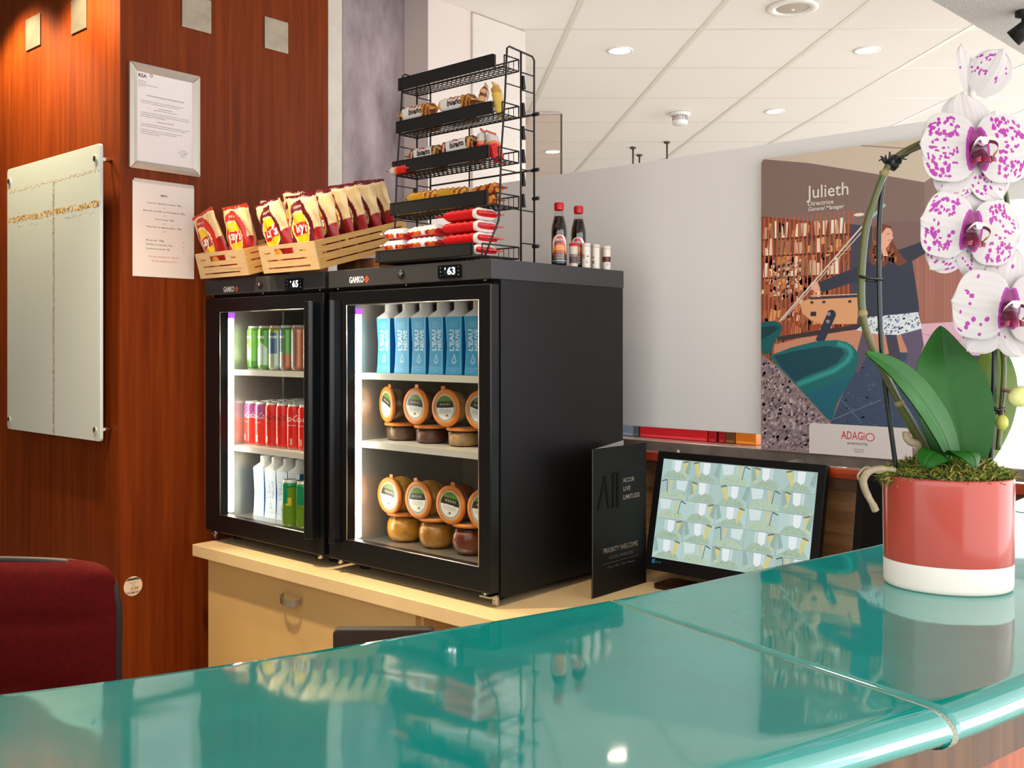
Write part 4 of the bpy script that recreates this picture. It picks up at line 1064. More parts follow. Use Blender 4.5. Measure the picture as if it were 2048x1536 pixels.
# ================================================================== things on the walls
def sqplate(label, loc, axis, w=.108, h=.112):
    t = thing('steel_plate', label, 'wall plate', loc, (0, 0, 0 if axis == 'y' else pi / 2), 'square steel plates on the wood wall')
    MB().box((0, -.004, 0), (w, .0, h)).build('plate', mat('satin_steel', (196, 184, 164), .38, .85, vary=.25, vscale=7), t, bevel=.001)
    MB().box((.006, -.0, .006), (w - .006, .0004, h - .006)).build('backing', M_BLACKMATT, t)
sqplate('square brushed steel plate on the orange wood face, left of two', (-2.020, -.3045, 2.453), 'y', .118)
sqplate('square brushed steel plate at the top edge of the orange wood face, right of two', (-1.660, -.3045, 2.438), 'y', .108)
sqplate('square steel plate at the top edge of the dark wood face above the frame', (-1.3295, -.093, 2.447), 'x')
sqplate('square steel plate high on the dark wood face near the pale corner trim', (-1.3295, .227, 2.449), 'x', .100)
# frosted glass panel on stand-offs
gb = thing('glass_plaque', 'tall frosted white glass panel on steel stand-offs with gold and grey mosaic lines', 'wall panel', (-2.062, -.345, 1.096))
GW, GH = .706, .930
M_FROST = mat('frosted_white_glass', (198, 206, 202), .10, coat=.8)
MB().prism(rrect(0, 0, GW, GH, .012), 0, .010, T=FRONT).build('glass', M_FROST, gb, bevel=.0012)
M_MOS = mat('mosaic_print', rough=.4, attr=True)
R = random.Random(4); m = MB()
T = TR(0, -.0103, 0) @ FRONT
def mosaic(x0, y0, x1, y1, cols, n, dens=1):
    for k in range(n):
        if R.random() > dens: continue
        x = R.uniform(x0, x1); y = R.uniform(y0, y1); w = R.uniform(.004, .010); h = R.uniform(.004, .008)
        m.flat([(x, y), (min(x1, x + w), y), (min(x1, x + w), min(y1, y + h)), (x, min(y1, y + h))], R.uniform(0, .0002), col=C(*R.choice(cols)), T=T)
gz = 0.7431; gz2 = 0.8477; gx = 0.378
mosaic(.004, gz - .011, GW - .004, gz + .011, [(196, 150, 80), (172, 124, 60), (214, 176, 112), (120, 92, 56), (226, 196, 140)], 330)
mosaic(.004, gz - .030, GW - .004, gz - .018, [(186, 192, 184), (196, 200, 190)], 40)
mosaic(.004, gz2 - .006, GW - .004, gz2 + .006, [(196, 186, 168), (186, 178, 162), (204, 196, 180)], 150)
mosaic(gx - .009, .002, gx + .006, gz2, [(176, 160, 150), (160, 140, 132), (190, 180, 172), (150, 128, 116)], 560)
m.build('mosaic_lines', M_MOS, gb, kind='stuff')
for (x, z) in ((.022, .035), (GW - .030, .035), (.022, GH - .045), (GW - .030, GH - .045)):
    MB().rev([(.010, -.0130), (.0095, -.0145), (0, -.0145)], 20, T=TR(x, 0, z) @ RX(-pi / 2), cap=False).rev([(.010, -.0130), (.010, -.0101)], 20, T=TR(x, 0, z) @ RX(-pi / 2), cap=False).rev([(.007, .0001), (.007, .0405)], 16, T=TR(x, 0, z) @ RX(-pi / 2)).build('standoff', M_CHROME, gb)
# framed certificate
fr = thing('framed_certificate', 'silver snap-frame certificate hanging high on the dark wood wall above the menu', 'picture frame', (-1.3285, -.276, 1.957), (0, 0, pi / 2))
FW, FH, FB = .246, .336, .026
M_SILVER = mat('silver_frame', (204, 196, 184), .32, .55)
Q = [(0, 0), (FW, 0), (FW, FH), (0, FH)]; I = [(FB, FB), (FW - FB, FB), (FW - FB, FH - FB), (FB, FH - FB)]
for k in range(4):
    a_, b_, c_, d_ = Q[k], Q[(k + 1) % 4], I[(k + 1) % 4], I[k]
    e = lambda p, q, s: (p[0] + (q[0] - p[0]) * s, p[1] + (q[1] - p[1]) * s)
    mid0, mid1 = e(a_, d_, .45), e(b_, c_, .45); g = .0012; s1 = .004
    V = [(*e(a_, b_, s1), .000), (*e(b_, a_, s1), 0), (*e(mid1, mid0, s1), .013), (*e(mid0, mid1, s1), .013), (*e(c_, d_, s1), .004), (*e(d_, c_, s1), .004), (*e(a_, b_, s1), .008), (*e(b_, a_, s1), .008)]
    MB().add(V, [(0, 1, 7, 6), (6, 7, 2, 3), (3, 2, 4, 5)], T=FRONT, smooth=False).build('frame_bar', M_SILVER, fr)
MB().box((.004, -.002, .004), (FW - .004, 0, FH - .004)).build('backing', mat('frame_backing', (90, 84, 78), .7), fr)
M_SHEET = mat('lilac_white_paper', (226, 216, 214), .55)
sh = MB().box((FB - .003, -.0034, FB - .003), (FW - FB + .003, -.0024, FH - FB + .003)).build('sheet', M_SHEET, fr)
TS = TR(0, -.0037, 0) @ FRONT
m = MB(); x0 = FB + .004; cx = FW / 2
m.text('RSA', .016, (x0, FH - FB - .012), bold=.03, align='LEFT', T=TS)
P = ell(x0 + .044, FH - FB - .006, .0055, .0055, 8); P2 = ell(x0 + .044, FH - FB - .006, .0035, .0035, 8)
m.add([(p[0], p[1], 0) for p in P + P2], [(k, (k + 1) % 8, 8 + (k + 1) % 8, 8 + k) for k in range(8)], T=TS)
for k, s_ in enumerate(('RSA Assurance', 'Service clients', 'Responsabilite civile professionnelle', 'Paris, France')): m.text(s_, .0046, (x0, FH - FB - .028 - .0055 * k), align='LEFT', T=TS)
m.text('ATTESTATION D\'ASSURANCE RESPONSABILITE CIVILE', .0062, (cx, FH - FB - .072), T=TS, fit=.130)
yy = FH - FB - .090
for blk in (('Nous soussignes, certifions que la societe designee ci-dessous', 'a souscrit un contrat garantissant les risques suivants'), ('APARTHOTEL ADAGIO', 'exploitation hoteliere et services annexes'), ('La presente attestation est delivree pour servir et valoir ce que de droit et', 'ne peut engager l\'assureur au dela des conditions du contrat auquel elle se refere', 'pour la periode de validite indiquee'), ('MONTANT DES GARANTIES',), ('Tous dommages confondus, corporels, materiels et immateriels consecutifs', 'limites par annee d\'assurance et par sinistre, franchise comprise'), ('La garantie est acquise sous reserve du paiement de la prime', 'et dans les limites prevues aux conditions generales', 'et particulieres du contrat')):
    ctr = len(blk[0]) < 30
    for s_ in blk: m.text(s_, .0048, (cx if ctr else x0 + .008, yy), align='CENTER' if ctr else 'LEFT', T=TS, fit=None if ctr else min(.168, .0024 * len(s_))); yy -= .0062
    yy -= .006
for k, s_ in enumerate(('Fait a Paris', 'Pour la compagnie', 'Le directeur', 'signature')): m.text(s_, .0046, (FW - FB - .034, FB + .052 - .006 * k), T=TS)
m.build('lettering', M_INK, sh)
# menu sheet
mn = thing('menu_sheet', 'white printed menu sheet taped to the dark wood wall under the silver frame', 'menu', (-1.3295, -.263, 1.616), (0, 0, pi / 2))
MW, MH = .215, .304
s_ = MB().box((0, -.0012, 0), (MW, 0, MH)).build('sheet', mat('pink_white_paper', (228, 214, 206), .5), mn)
MB().box((.004, -.0022, MH - .004), (MW - .002, -.0013, MH + .007)).build('clear_sleeve_edge', mat('sleeve_edge', (200, 186, 172), .15, coat=.5), mn)
TS = TR(0, -.0016, 0) @ FRONT; m = MB(); cx = MW / 2
m.text('MENU', .0088, (cx, MH - .040), bold=.02, T=TS)
for k, q in enumerate(('Couscous vegetarien et poulet  300g', 'ou', 'Blanquette de volaille, riz et champignons  300g', 'ou', 'Tarte lorraine  300g', 'ou', 'Pates, thon et legumes grilles  300g', 'ou')): m.text(q, .0074 if len(q) > 3 else .0062, (cx, MH - .066 - .0128 * k), T=TS, fit=min(.145, .0034 * len(q)) if len(q) > 3 else None)
for k, q in enumerate(('Riz au lait  100g', 'Moelleux au chocolat  90g', 'Compote aux pommes  90g')):
    m.text(q, .0074, (.044, .118 - .0135 * k), align='LEFT', T=TS, fit=.0036 * len(q)); m.text('4', .0076, (MW - .038, .118 - .0135 * k), T=TS)
m.build('lettering', M_INK, s_)
m = MB(); m.text('Formule complete avec 1 plat 8 E', .0074, (cx, .066), T=TS, fit=.105).text('Formule simple avec jus 6 E', .0074, (cx, .052), T=TS, fit=.086)
m.build('red_lettering', mat('red_ink', (206, 112, 104), .7), s_, label='small red lettering at the foot of the sheet')
# round inspection sticker
st = thing('round_sticker', 'round white inspection sticker with a handwritten code low on the dark wood wall', 'sticker', (-1.3296, -0.2612, 0.6334), (0, 0, pi / 2))
MB().prism(ell(0, 0, .031, .031, 40), 0, .0008, T=FRONT).build('disc', mat('cream_sticker', (224, 200, 172), .5), st)
T = TR(0, -.0011, 0) @ FRONT
chord = lambda y: sqrt(max(0, .0305 ** 2 - y * y))
MB().flat([(-chord(.019), .019), (chord(.019), .019), (chord(.026), .026), (-chord(.026), .026)], T=T).text('Controle', .006, (0, .011), T=T).text('visuel', .005, (0, .004), T=T).text('5:04', .015, (.003, -.008), shear=.3, T=T).flat([(-.004, -.019), (.004, -.019), (0, -.025)], T=T).build('lettering', M_INK, st)
MB().flat([(-chord(-.016), -.0165), (-chord(-.024), -.024), (chord(-.024), -.024), (chord(-.016), -.0165)], T=TR(0, -.0009, 0) @ FRONT).build('grey_band', mat('sticker_grey', (172, 150, 132), .6), st)

# ================================================================== red office chair
ch = thing('office_chair', 'dark red upholstered office chair with black piping standing behind the bar at the left', 'chair', (-.53, -.96, 0), (0, 0, radians(38)))
M_RED = mat('red_fabric', (88, 4, 2), .85, spec=.15, vary=.25, vscale=90)
BW, BH0, BH1 = .50, .52, .955
def cush(u, v):
    x = (u - .5) * BW; z = BH0 + (BH1 - BH0) * v
    # rounded outline
    du, dv = abs(u - .5) * 2, abs(v - .5) * 2
    e = (du ** 7 + dv ** 6)
    sc = min(1, 1 / max(.001, e) ** .14) if e > 1 else 1
    x *= sc; z = (BH0 + BH1) / 2 + (z - (BH0 + BH1) / 2) * sc
    th = .030 * max(0, 1 - max(du, dv) ** 5) ** .5
    fold = -.007 * math.exp(-((v - .42) / .035) ** 2) - .008 * math.exp(-((v - .72) / .03) ** 2) + .010 * (1 - (2 * v - 1) ** 2)
    return (x, -.018 - th - fold * (1 - du ** 4) + .05 * (u - .5) ** 2, z)
MB().grid(cush, 30, 30).build('backrest', M_RED, ch)
m = MB()
def edge(q):
    n = 48; o = []
    for k in range(n):
        a = 2 * pi * k / n; c_, s__ = cos(a), sin(a); e = (abs(c_) ** 6 + abs(s__) ** 5) ** (-1 / 5.6)
        o.append((BW / 2 * c_ * e * .985, -.016 + .05 * (c_ * e / 2) ** 2, (BH0 + BH1) / 2 + (BH1 - BH0) / 2 * s__ * e * .985))
    return o
m.tube(edge(0), .008, 8, closed=True); m.build('piping', M_BLACKMATT, ch)
E_ = edge(0)
MB().add(E_ + [(p[0] * .96, p[1] + .035, p[2]) for p in E_], [(k, (k + 1) % 48, 48 + (k + 1) % 48, 48 + k) for k in range(48)] + [tuple(range(48, 96))], smooth=False).build('back_shell', M_BLACKMATT, ch)
MB().prism(rrect(-.24, -.47, .24, -.03, .07), .43, .50).build('seat', M_RED, ch, bevel=.02)
MB().prism(rrect(-.22, -.45, .22, -.05, .06), .40, .43).tube([(0, -.08, .415), (0, .03, .42), (0, .035, .60)], .018, 8).build('frame', M_BLACKMATT, ch)
MB().tube([(0, -.25, .40), (0, -.25, .10)], .025, 12).build('column', M_CHROME, ch)
for k in range(5):
    a = 2 * pi * k / 5 + .3; d = (cos(a) * .28, sin(a) * .28)
    MB().tube([(0, -.25, .11), (d[0], d[1] - .25, .075)], [.024, .014], 8).build('leg', M_BLACKMATT, ch)
    MB().rev([(.026, -.012), (.028, 0), (.026, .012)], 16, T=TR(d[0], d[1] - .25, .028) @ RZ(a) @ RX(pi / 2)).build('castor', M_BLACKMATT, ch)

# ================================================================== screen backs, leaflet, monitors
sc = thing('desk_monitor', 'top edge of a black desk monitor just behind the teal bar under the cupboard door', 'monitor', (.480, -.803, .72), (0, 0, radians(41.5)))
MB().prism(rrect(-.072, .02, .082, .246, .008), -.010, .010, T=RX(pi / 2)).build('housing', mat('brown_black_plastic', (52, 40, 28), .5), sc, bevel=.002)
MB().box((-.066, .0101, .03), (.076, .0110, .240)).build('screen', M_BLACKGLOSS, sc)
MB().box((-.012, -.006, -.10), (.012, .006, .03)).build('stand_neck', M_BLACKMATT, sc)
MB().prism(rrect(-.06, -.05, .06, .05, .01), -.112, -.100).build('stand_foot', M_BLACKMATT, sc)
dk = thing('staff_desk', 'lower staff desk shelf hidden behind the teal bar', 'desk', (0, 0, 0)) if False else None
M_SATIN = mat('black_satin_card', (15, 13, 11), .5, spec=.2)
lf = thing('folded_leaflet', 'tall folded black card leaflet with embossed letters standing beside the right cooler', 'leaflet', (.125, .212, .7505))
LFH, LFW = .381, .238
MB().box((0, 0, 0), (LFW, .0016, LFH), T=RZ(radians(88.5))).build('front_panel', M_SATIN, lf)
a2 = atan2(.262, -.085)
MB().box((.002, .0002, 0), (.272, .0010, LFH), T=RZ(a2)).box((.002, -.0009, .001), (.272, .0, LFH - .001), T=RZ(a2), mi=1).build('back_panel', [M_SATIN, mat('grey_card_inside', (176, 172, 166), .6)], lf)
TL = RZ(radians(88.5)) @ TR(0, -.0004, 0) @ FRONT
m = MB()
m.prism([(.022, .222), (.030, .222), (.036, .236), (.052, .280), (.056, .308), (.050, .305)], 0, .0012, T=TL)
m.prism([(.050, .308), (.058, .308), (.076, .222), (.067, .222)], 0, .0013, T=TL)
for x in (.086, .105): m.prism([(x, .220), (x + .012, .224), (x + .012, .314), (x, .310)], 0, .0013, T=TL)
m.build('embossed_letters', mat('embossed_black', (3, 3, 3), .5, spec=.15), lf)
M_GREYINK = mat('warm_grey_ink', (150, 142, 132), .6)
m = MB()
for k, q in enumerate(('ACCOR', 'LIVE', 'LIMITLESS')): m.text(q, .0165, (.132, .288 - .0225 * k), align='LEFT', bold=.01, T=TL, z=.0002, fit=(.050, .031, .074)[k])
m.text('PRIORITY WELCOME', .0190, (.122, .113), T=TL, z=.0002, fit=.150)
m.build('lettering', M_GREYINK, lf)
m = MB(); m.text('ACCUEIL PRIORITAIRE', .0115, (.124, .093), T=TL, z=.0002, fit=.108).box((.042, .0798, 0), (.204, .0806, .0003), T=TL).text('Classic  Silver  Gold  Platinum', .0085, (.124, .069), T=TL, z=.0002, fit=.120)
m.build('small_lettering', mat('dim_grey_ink', (96, 90, 82), .6), lf)

M_SCREEN = mat('lit_screen', rough=.25, attr=True, emit=.62)
_i = M_SCREEN.node_tree.nodes['Principled BSDF'].inputs['Base Color']; M_SCREEN.node_tree.links.remove(_i.links[0]); _i.default_value = (.01, .01, .012, 1)
def monitor(label, loc, rz, w, h, lean, lit):
    t = thing('monitor', label, 'monitor', loc, (0, 0, rz), 'monitors on the worktop')
    T = TR(0, 0, .040) @ RX(-lean)
    MB().prism(rrect(0, 0, w, h, .004), -.022, 0, T=T @ FRONT).build('housing', mat('bezel_black', (9, 9, 10), .4, spec=.25), t, bevel=.0015)
    m = MB(); bx_, bt_, bb = .021, .020, .034
    TT = T @ TR(0, -.0006, 0) @ FRONT
    if lit:
        sx0, sx1, sz0, sz1 = bx_, w - bx_, bb, h - bt_
        R = random.Random(11)
        m.flat([(sx0, sz0), (sx1, sz0), (sx1, sz1), (sx0, sz1)], -.0002, col=C(186, 206, 200), T=TT)
        nc, nr = 5, 5; cw_, chh = (sx1 - sx0) / nc, (sz1 - sz0) / nr; zz = [0]
        def q(P, c):
            zz[0] += 2.5e-7; m.flat(P, zz[0], col=C(*c), T=TT)
        for r in range(nr):
            for c in range(nc):
                x, y = sx0 + c * cw_, sz0 + r * chh; k = (c + 2 * r + (r == 3)) % 3; mir = R.random() < .4; j = R.uniform(-.05, .05)
                f = lambda a, b: (x + (1 - a if mir else a) * cw_, y + b * chh)
                def draw(P, col): q(P[::-1] if mir else P, col)
                def tex(n, a0, a1, b0, b1, base, amp):
                    for _ in range(n):
                        a, b = R.uniform(a0, a1 - .06), R.uniform(b0, b1 - .06); s1, s2 = R.uniform(.015, .06), R.uniform(.015, .06); g = R.uniform(-amp, amp)
                        draw([f(a, b), f(a + s1, b + .01), f(a + s1 * .8, b + s2), f(a + .01, b + s2)], [min(250, t_ + g) for t_ in base])
                g = R.uniform(-10, 12)
                draw([f(.005, .01), f(.995, .01), f(.995, .99), f(.005, .99)], (176 + g, 202 + g, 196 + g))
                tex(20, .02, .98, .04, .96, (178 + g, 202 + g, 196 + g), 16)
                # mottled carpet: a fan below, the pale walls and the door above it
                fan = [f(.03, .03), f(.97, .03)] + [f(.5 + .46 * cos(pi * n_ / 8), .06 + (.40 + j) * sin(pi * n_ / 8)) for n_ in range(9)]
                if k == 1:
                    draw(fan, (182, 202, 178)); tex(46, .12, .88, .05, .38, (176, 198, 170), 24)
                    draw([f(.56, .98), f(.68, .98), f(.71, .42), f(.61, .48)], (204, 200, 160)); draw([f(.80, .97), f(.97, .86), f(.96, .82), f(.79, .92)], (54, 72, 74)); draw([f(.77, .94), f(.795, .94), f(.74, .30), f(.715, .32)], (96, 118, 114)); draw([f(.05, .98), f(.45, .98), f(.42, .52), f(.12, .44)], (214, 228, 226))
                else:
                    draw([f(.03, .03), f(.97, .03), f(.80, .36), f(.56, .50 + j), f(.30, .30)], (168, 190, 168)); tex(40, .2, .82, .04, .34, (164, 186, 162), 26)
                    draw([f(.34, .98), f(.58, .98), f(.58, .46 + j), f(.46, .34), f(.36, .46)], (232, 239, 240)); draw([f(.59, .98), f(.70, .98), f(.68, .40), f(.60, .46)], (198, 216, 214))
                    d0 = .76 if k == 0 else .12
                    draw([f(d0, .97), f(d0 + .15, .90), f(d0 + .08 - .10 * (k == 0), .22), f(d0 - .04 - .06 * (k == 0), .30)], (214, 206, 136)); tex(8, d0 - .04, d0 + .10, .40, .80, (206, 196, 120), 14)
                    draw([f(d0 - .02, .99), f(d0 + .17, .91), f(d0 + .16, .84), f(d0 - .02, .91)], (116, 116, 96)); draw([f(.01, .98), f(.09, .98), f(.20, .40), f(.05, .26)], (150, 178, 170))
                draw([f(.0, .985), f(.3, .965 + j * .2), f(.7, .965), f(1, .985), f(1, 1), f(0, 1)], (136, 164, 160))
                draw([f(.0, .0), f(.012, .0), f(.012, 1), f(.0, 1)], (150, 176, 172))
                m.text('%02d' % (r * nc + c + 1), chh * .09, (x + .9 * cw_, y + .06 * chh), col=C(236, 244, 244), T=TT, z=zz[0] + 1e-6)
        m.flat([(sx0 + .002, .018), (sx0 + .012, .018), (sx0 + .012, .030), (sx0 + .002, .030)], .0001, col=C(40, 84, 110), T=TT)
        for k in range(3): m.flat([(sx0 + .015 + .006 * k, .020), (sx0 + .018 + .006 * k, .020), (sx0 + .018 + .006 * k, .026), (sx0 + .015 + .006 * k, .026)], .0001, col=C(30, 74, 66), T=TT)
        m.build('screen', M_SCREEN, t)
        MB().text('acer', .012, (w * .60, bb * .42), bold=.02, T=TT).build('lettering', M_GREYINK, t)
    else:
        m.box((bx_, bb, -.0002), (w - bx_, h - bt_, .0002), T=TT).build('screen', mat('dark_screen', (8, 6, 5), .6, spec=.15), t)
    MB().box((w / 2 - .03, .024, .0), (w / 2 + .03, .040, .14)).build('stand_neck', M_BLACKMATT, t)
    MB().prism(rrect(w / 2 - .20, -.03, w / 2 + .14, .075, .02), 0, .009).build('stand_foot', M_BLACKGLOSS, t)
    MB().tube(curve3([(w - .03, .03, .16), (w + .008, .045, .10), (w + .018, .05, .05), (w + .03, .06, .003)], 6), .003, 6).build('cable', M_BLACKMATT, t)
monitor('lit surveillance monitor showing a grid of corridor views on the worktop', (.130, .440, .7503), 0, .486, .322, radians(13), True)
monitor('dark switched-off monitor on the worktop behind the flower pot', (.694, .452, .7503), radians(-4), .29, .31, radians(9), False)

# ================================================================== poster
po = thing('poster_panel', 'tall printed poster panel with a woman at a football table leaning on the partition', 'poster', (.345, .6990, 1.1075))
PWD, PHT = .585, .805
MB().prism(rrect(0, 0, PWD, PHT, .014), -.012, -.0006, T=FRONT).build('panel', mat('poster_board', (118, 98, 90), .4), po)
pm = MB(); PZ = [0.0]
TP = FRONT; OUT = rrect(.0005, .0005, PWD - .0005, PHT - .0005, .0138)
def pp(P, c, up=True):
    PZ[0] += (4e-6 if up else 0); pm.flat(P, PZ[0], col=C(*[min(250, q * 1.14) for q in c]), T=TP)
def strip(a, b, w0, c):
    dx, dy = b[0] - a[0], b[1] - a[1]; l = hypot(dx, dy); nx, ny = -dy / l * w0 / 2, dx / l * w0 / 2
    pp([(a[0] + nx, a[1] + ny), (a[0] - nx, a[1] - ny), (b[0] - nx, b[1] - ny), (b[0] + nx, b[1] + ny)], c)
R = random.Random(21)
def speck(poly, n, cols, s0, s1, asp=1):
    xs = [p[0] for p in poly]; ys = [p[1] for p in poly]; k = 0
    while k < n:
        x, y = R.uniform(min(xs), max(xs)), R.uniform(min(ys), max(ys))
        k += 1
        if not inpoly((x, y), poly): continue
        s = R.uniform(s0, s1)
        q = [(x - s, y - s * asp), (x + s * .7, y - s * .8 * asp), (x + s, y + s * .6 * asp), (x - s * .4, y + s * asp)]
        if all(inpoly(p, poly) for p in q): pp(q, R.choice(cols), k % 60 == 1)
pp(OUT, (122, 100, 92))
pp(((0, 0.805), (0.1182, 0.805), (0.2818, 0.805), (0.4446, 0.805), (0.5807, 0.805), (0.5807, 0.7061), (0.5266, 0.7029), (0.4398, 0.6931), (0.3181, 0.728), (0.1338, 0.7787), (0.0027, 0.805)), (192, 176, 156))
strip((0.2818, 0.805), (0.3911, 0.7835), .003, (140, 122, 108))
pp(((0.4398, 0.6931), (0.4707, 0.7117), (0.5807, 0.7109), (0.5807, 0.5518), (0.4398, 0.5622)), (134, 110, 100))
shelf = ((0, 0.6468), (0.1182, 0.6261), (0.2555, 0.6043), (0.2555, 0.2878), (0.1182, 0.2608), (0, 0.2275))
pp(shelf, (126, 62, 36))
for k in range(26): 
    z = R.choice((0.5268, 0.4642, 0.5964))
speck(shelf, 240, [(186, 120, 66), (150, 88, 50), (206, 150, 90), (96, 50, 32), (222, 190, 150)], .004, .012, 1.6)
bk = [((0, 0.5825), (0, 0.5366), (0, 0.4767), (0, 0.4155))][0]
for (x_, zb) in bk[:3]:
    k = .006
    while k < .255:
        w_ = R.uniform(.006, .011); hh = R.uniform(.030, .048)
        if R.random() > .35: pp([(k, zb), (k + w_, zb), (k + w_ + R.uniform(-.004, .006), zb + hh), (k + R.uniform(-.004, .006), zb + hh)], R.choice([(216, 196, 170), (190, 160, 130), (150, 110, 80), (228, 214, 196), (120, 86, 64)]))
        k += w_ + .002
    strip((.003, zb - .002), (.262, zb - .004), .005, (84, 40, 24))
speck(((0.0236, 0.524), (0.1182, 0.5254), (0.1182, 0.4112), (0.0236, 0.414)), 130, [(60, 40, 34), (210, 190, 170), (120, 100, 90), (170, 120, 80)], .003, .007)
k = .010
while k < .262:
    strip((k, 0.641), (k, 0.2373 + k * .12), .0034, (178, 92, 60)); k += .0125
k = .006
while k < .262:
    strip((k, 0.3459), (k, 0.2345 + k * .12), .003, (150, 66, 42)); k += .0062
pp(((0.2529, 0.6045), (0.3104, 0.5947), (0.3052, 0.2904), (0.2529, 0.2878)), (62, 62, 78))
wallr = ((0.3104, 0.5947), (0.5807, 0.5874), (0.5807, 0.3381), (0.4277, 0.3463), (0.3104, 0.3544))
pp(((0.3104, 0.6024), (0.5807, 0.5922), (0.5807, 0.5162), (0.3104, 0.5333)), (116, 92, 86))
pp(((0.3836, 0.5287), (0.5807, 0.5518), (0.5807, 0.3381), (0.3836, 0.3457)), (152, 100, 86))
for k in range(24): x = .41 + k * .0072; strip((x, 0.3499), (x, 0.538), .002, R.choice([(140, 88, 74), (162, 110, 94), (146, 96, 82)]))
pp(((0.0385, 0.2903), (0.1182, 0.3091), (0.3052, 0.3352), (0.4446, 0.3399), (0.5807, 0.35), (0.5807, 0.255), (0.0385, 0.2492)), (186, 128, 100))
pp(((0.4301, 0.3425), (0.5807, 0.35), (0.5807, 0.255), (0.4446, 0.2585)), (206, 164, 178))
strip((0.4301, 0.3178), (0.5785, 0.2906), .002, (180, 136, 150))
floor_ = ((0.2072, 0.096), (0.2555, 0.2191), (0.2766, 0.2582), (0.3836, 0.2717), (0.5807, 0.2645), (0.5807, 0.0057), (0.3836, 0.0523), (0.1949, 0.0796))
pp(floor_, (52, 68, 90))
speck(floor_, 700, [(44, 58, 80), (66, 84, 104), (58, 76, 98), (78, 92, 108)], .0016, .005, .5)
strip((0.2045, 0.0933), (0.3334, 0.1507), .0012, (120, 134, 150)); strip((0.2288, 0.1467), (0.2818, 0.0908), .0012, (110, 124, 140))
strip((0.0488, 0.3067), (0.2845, 0.3393), .012, (56, 44, 46))
# football table
pp(((0.1148, 0.3979), (0.1182, 0.4072), (0.1493, 0.4156), (0.2805, 0.4154), (0.27, 0.3447), (0.1757, 0.3446), (0.1437, 0.3571), (0.1211, 0.3749)), (206, 150, 106))
strip((0.1423, 0.4145), (0.2818, 0.4167), .006, (60, 52, 54)); strip((0.1423, 0.4212), (0.2818, 0.4218), .0022, (196, 176, 156))
for q in ((0.1479, 0.4037), (0.1812, 0.404), (0.2515, 0.4034)): pp(ell(q[0], q[1], .005, .004, 12), (70, 52, 48))
q = (0.1521, 0.3729); pp(rrect(q[0] - .008, q[1] - .006, q[0] + .008, q[1] + .006, .002, 2), (50, 36, 36))
strip((0.2031, 0.3719), (0.1688, 0.2983), .024, (40, 46, 62)); q = (0.2018, 0.3706); pp(ell(q[0], q[1], .0125, .0125, 16), (40, 46, 62))
for q in ((0.1949, 0.372), (0.1922, 0.3523)): pp(ell(q[0], q[1], .0042, .0042, 12), (206, 206, 206)); pp(ell(q[0], q[1], .0026, .0026, 10), (40, 46, 62))
# the woman: legs, skirt, jumper, hair, face
pp(((0.2845, 0.3239), (0.3104, 0.3186), (0.3027, 0.2776), (0.2766, 0.2195), (0.2555, 0.2191), (0.2714, 0.2775)), (86, 74, 92))
pp(((0.3436, 0.3183), (0.3712, 0.3182), (0.3898, 0.2279), (0.3762, 0.2126), (0.3612, 0.2224)), (62, 58, 74))
pp(((0.3799, 0.3231), (0.4325, 0.3326), (0.4386, 0.2905), (0.4277, 0.2534), (0.4204, 0.2136), (0.396, 0.208), (0.3984, 0.278)), (92, 80, 104))
skirt = ((0.3078, 0.3774), (0.3997, 0.3854), (0.4241, 0.3724), (0.4349, 0.3313), (0.3762, 0.3156), (0.3245, 0.3172), (0.2687, 0.3292), (0.2949, 0.3482))
pp(skirt, (206, 214, 226)); speck(skirt, 420, [(120, 134, 160), (232, 236, 244), (150, 164, 186), (96, 108, 136)], .0012, .0028)
pp(((0.3052, 0.5081), (0.3436, 0.5312), (0.3911, 0.5307), (0.4107, 0.4996), (0.4253, 0.4021), (0.4277, 0.3723), (0.3836, 0.3682), (0.3027, 0.3622), (0.2845, 0.3522), (0.2845, 0.4063)), (50, 54, 70))
pp(((0.3104, 0.5052), (0.2555, 0.4875), (0.1674, 0.4562), (0.1646, 0.439), (0.1798, 0.4305), (0.2555, 0.4512), (0.3014, 0.457)), (46, 50, 66))
pp(((0.3836, 0.5312), (0.4446, 0.5495), (0.5093, 0.5789), (0.5174, 0.5565), (0.4565, 0.5241), (0.4058, 0.4974)), (48, 52, 66))
pp(((0.1437, 0.4558), (0.1632, 0.4603), (0.1715, 0.4388), (0.1604, 0.4299), (0.1465, 0.4397)), (222, 160, 134))
pp(((0.313, 0.5894), (0.336, 0.599), (0.3587, 0.5909), (0.3612, 0.5553), (0.3787, 0.5227), (0.3984, 0.4978), (0.3787, 0.4888), (0.3537, 0.5028), (0.3385, 0.4871), (0.3078, 0.4977), (0.3001, 0.5276), (0.313, 0.5587)), (112, 62, 44))
speck(((0.313, 0.5715), (0.3334, 0.5954), (0.3461, 0.5564), (0.3836, 0.5099), (0.3712, 0.4917), (0.3078, 0.5002)), 120, [(90, 46, 34), (140, 82, 56), (160, 98, 66)], .002, .004, 2)
pp(((0.3461, 0.5881), (0.3575, 0.5846), (0.3625, 0.5729), (0.3612, 0.5579), (0.3537, 0.5458), (0.3448, 0.535), (0.3512, 0.5156), (0.3385, 0.5163), (0.3309, 0.5448), (0.3322, 0.5701)), (222, 164, 138))
strip((0.3474, 0.5715), (0.3549, 0.5722), .0016, (96, 56, 48)); strip((0.3512, 0.5548), (0.3587, 0.5568), .0018, (186, 92, 88)); pp(((0.3587, 0.5694), (0.365, 0.5601), (0.3587, 0.558)), (226, 170, 144))
# rods
strip((0.0547, 0.3544), (0.2845, 0.5968), .0042, (206, 190, 172)); strip((0.0635, 0.357), (0.2923, 0.591), .0032, (186, 168, 150)); strip((0.2949, 0.6049), (0.3436, 0.6478), .007, (140, 186, 186))
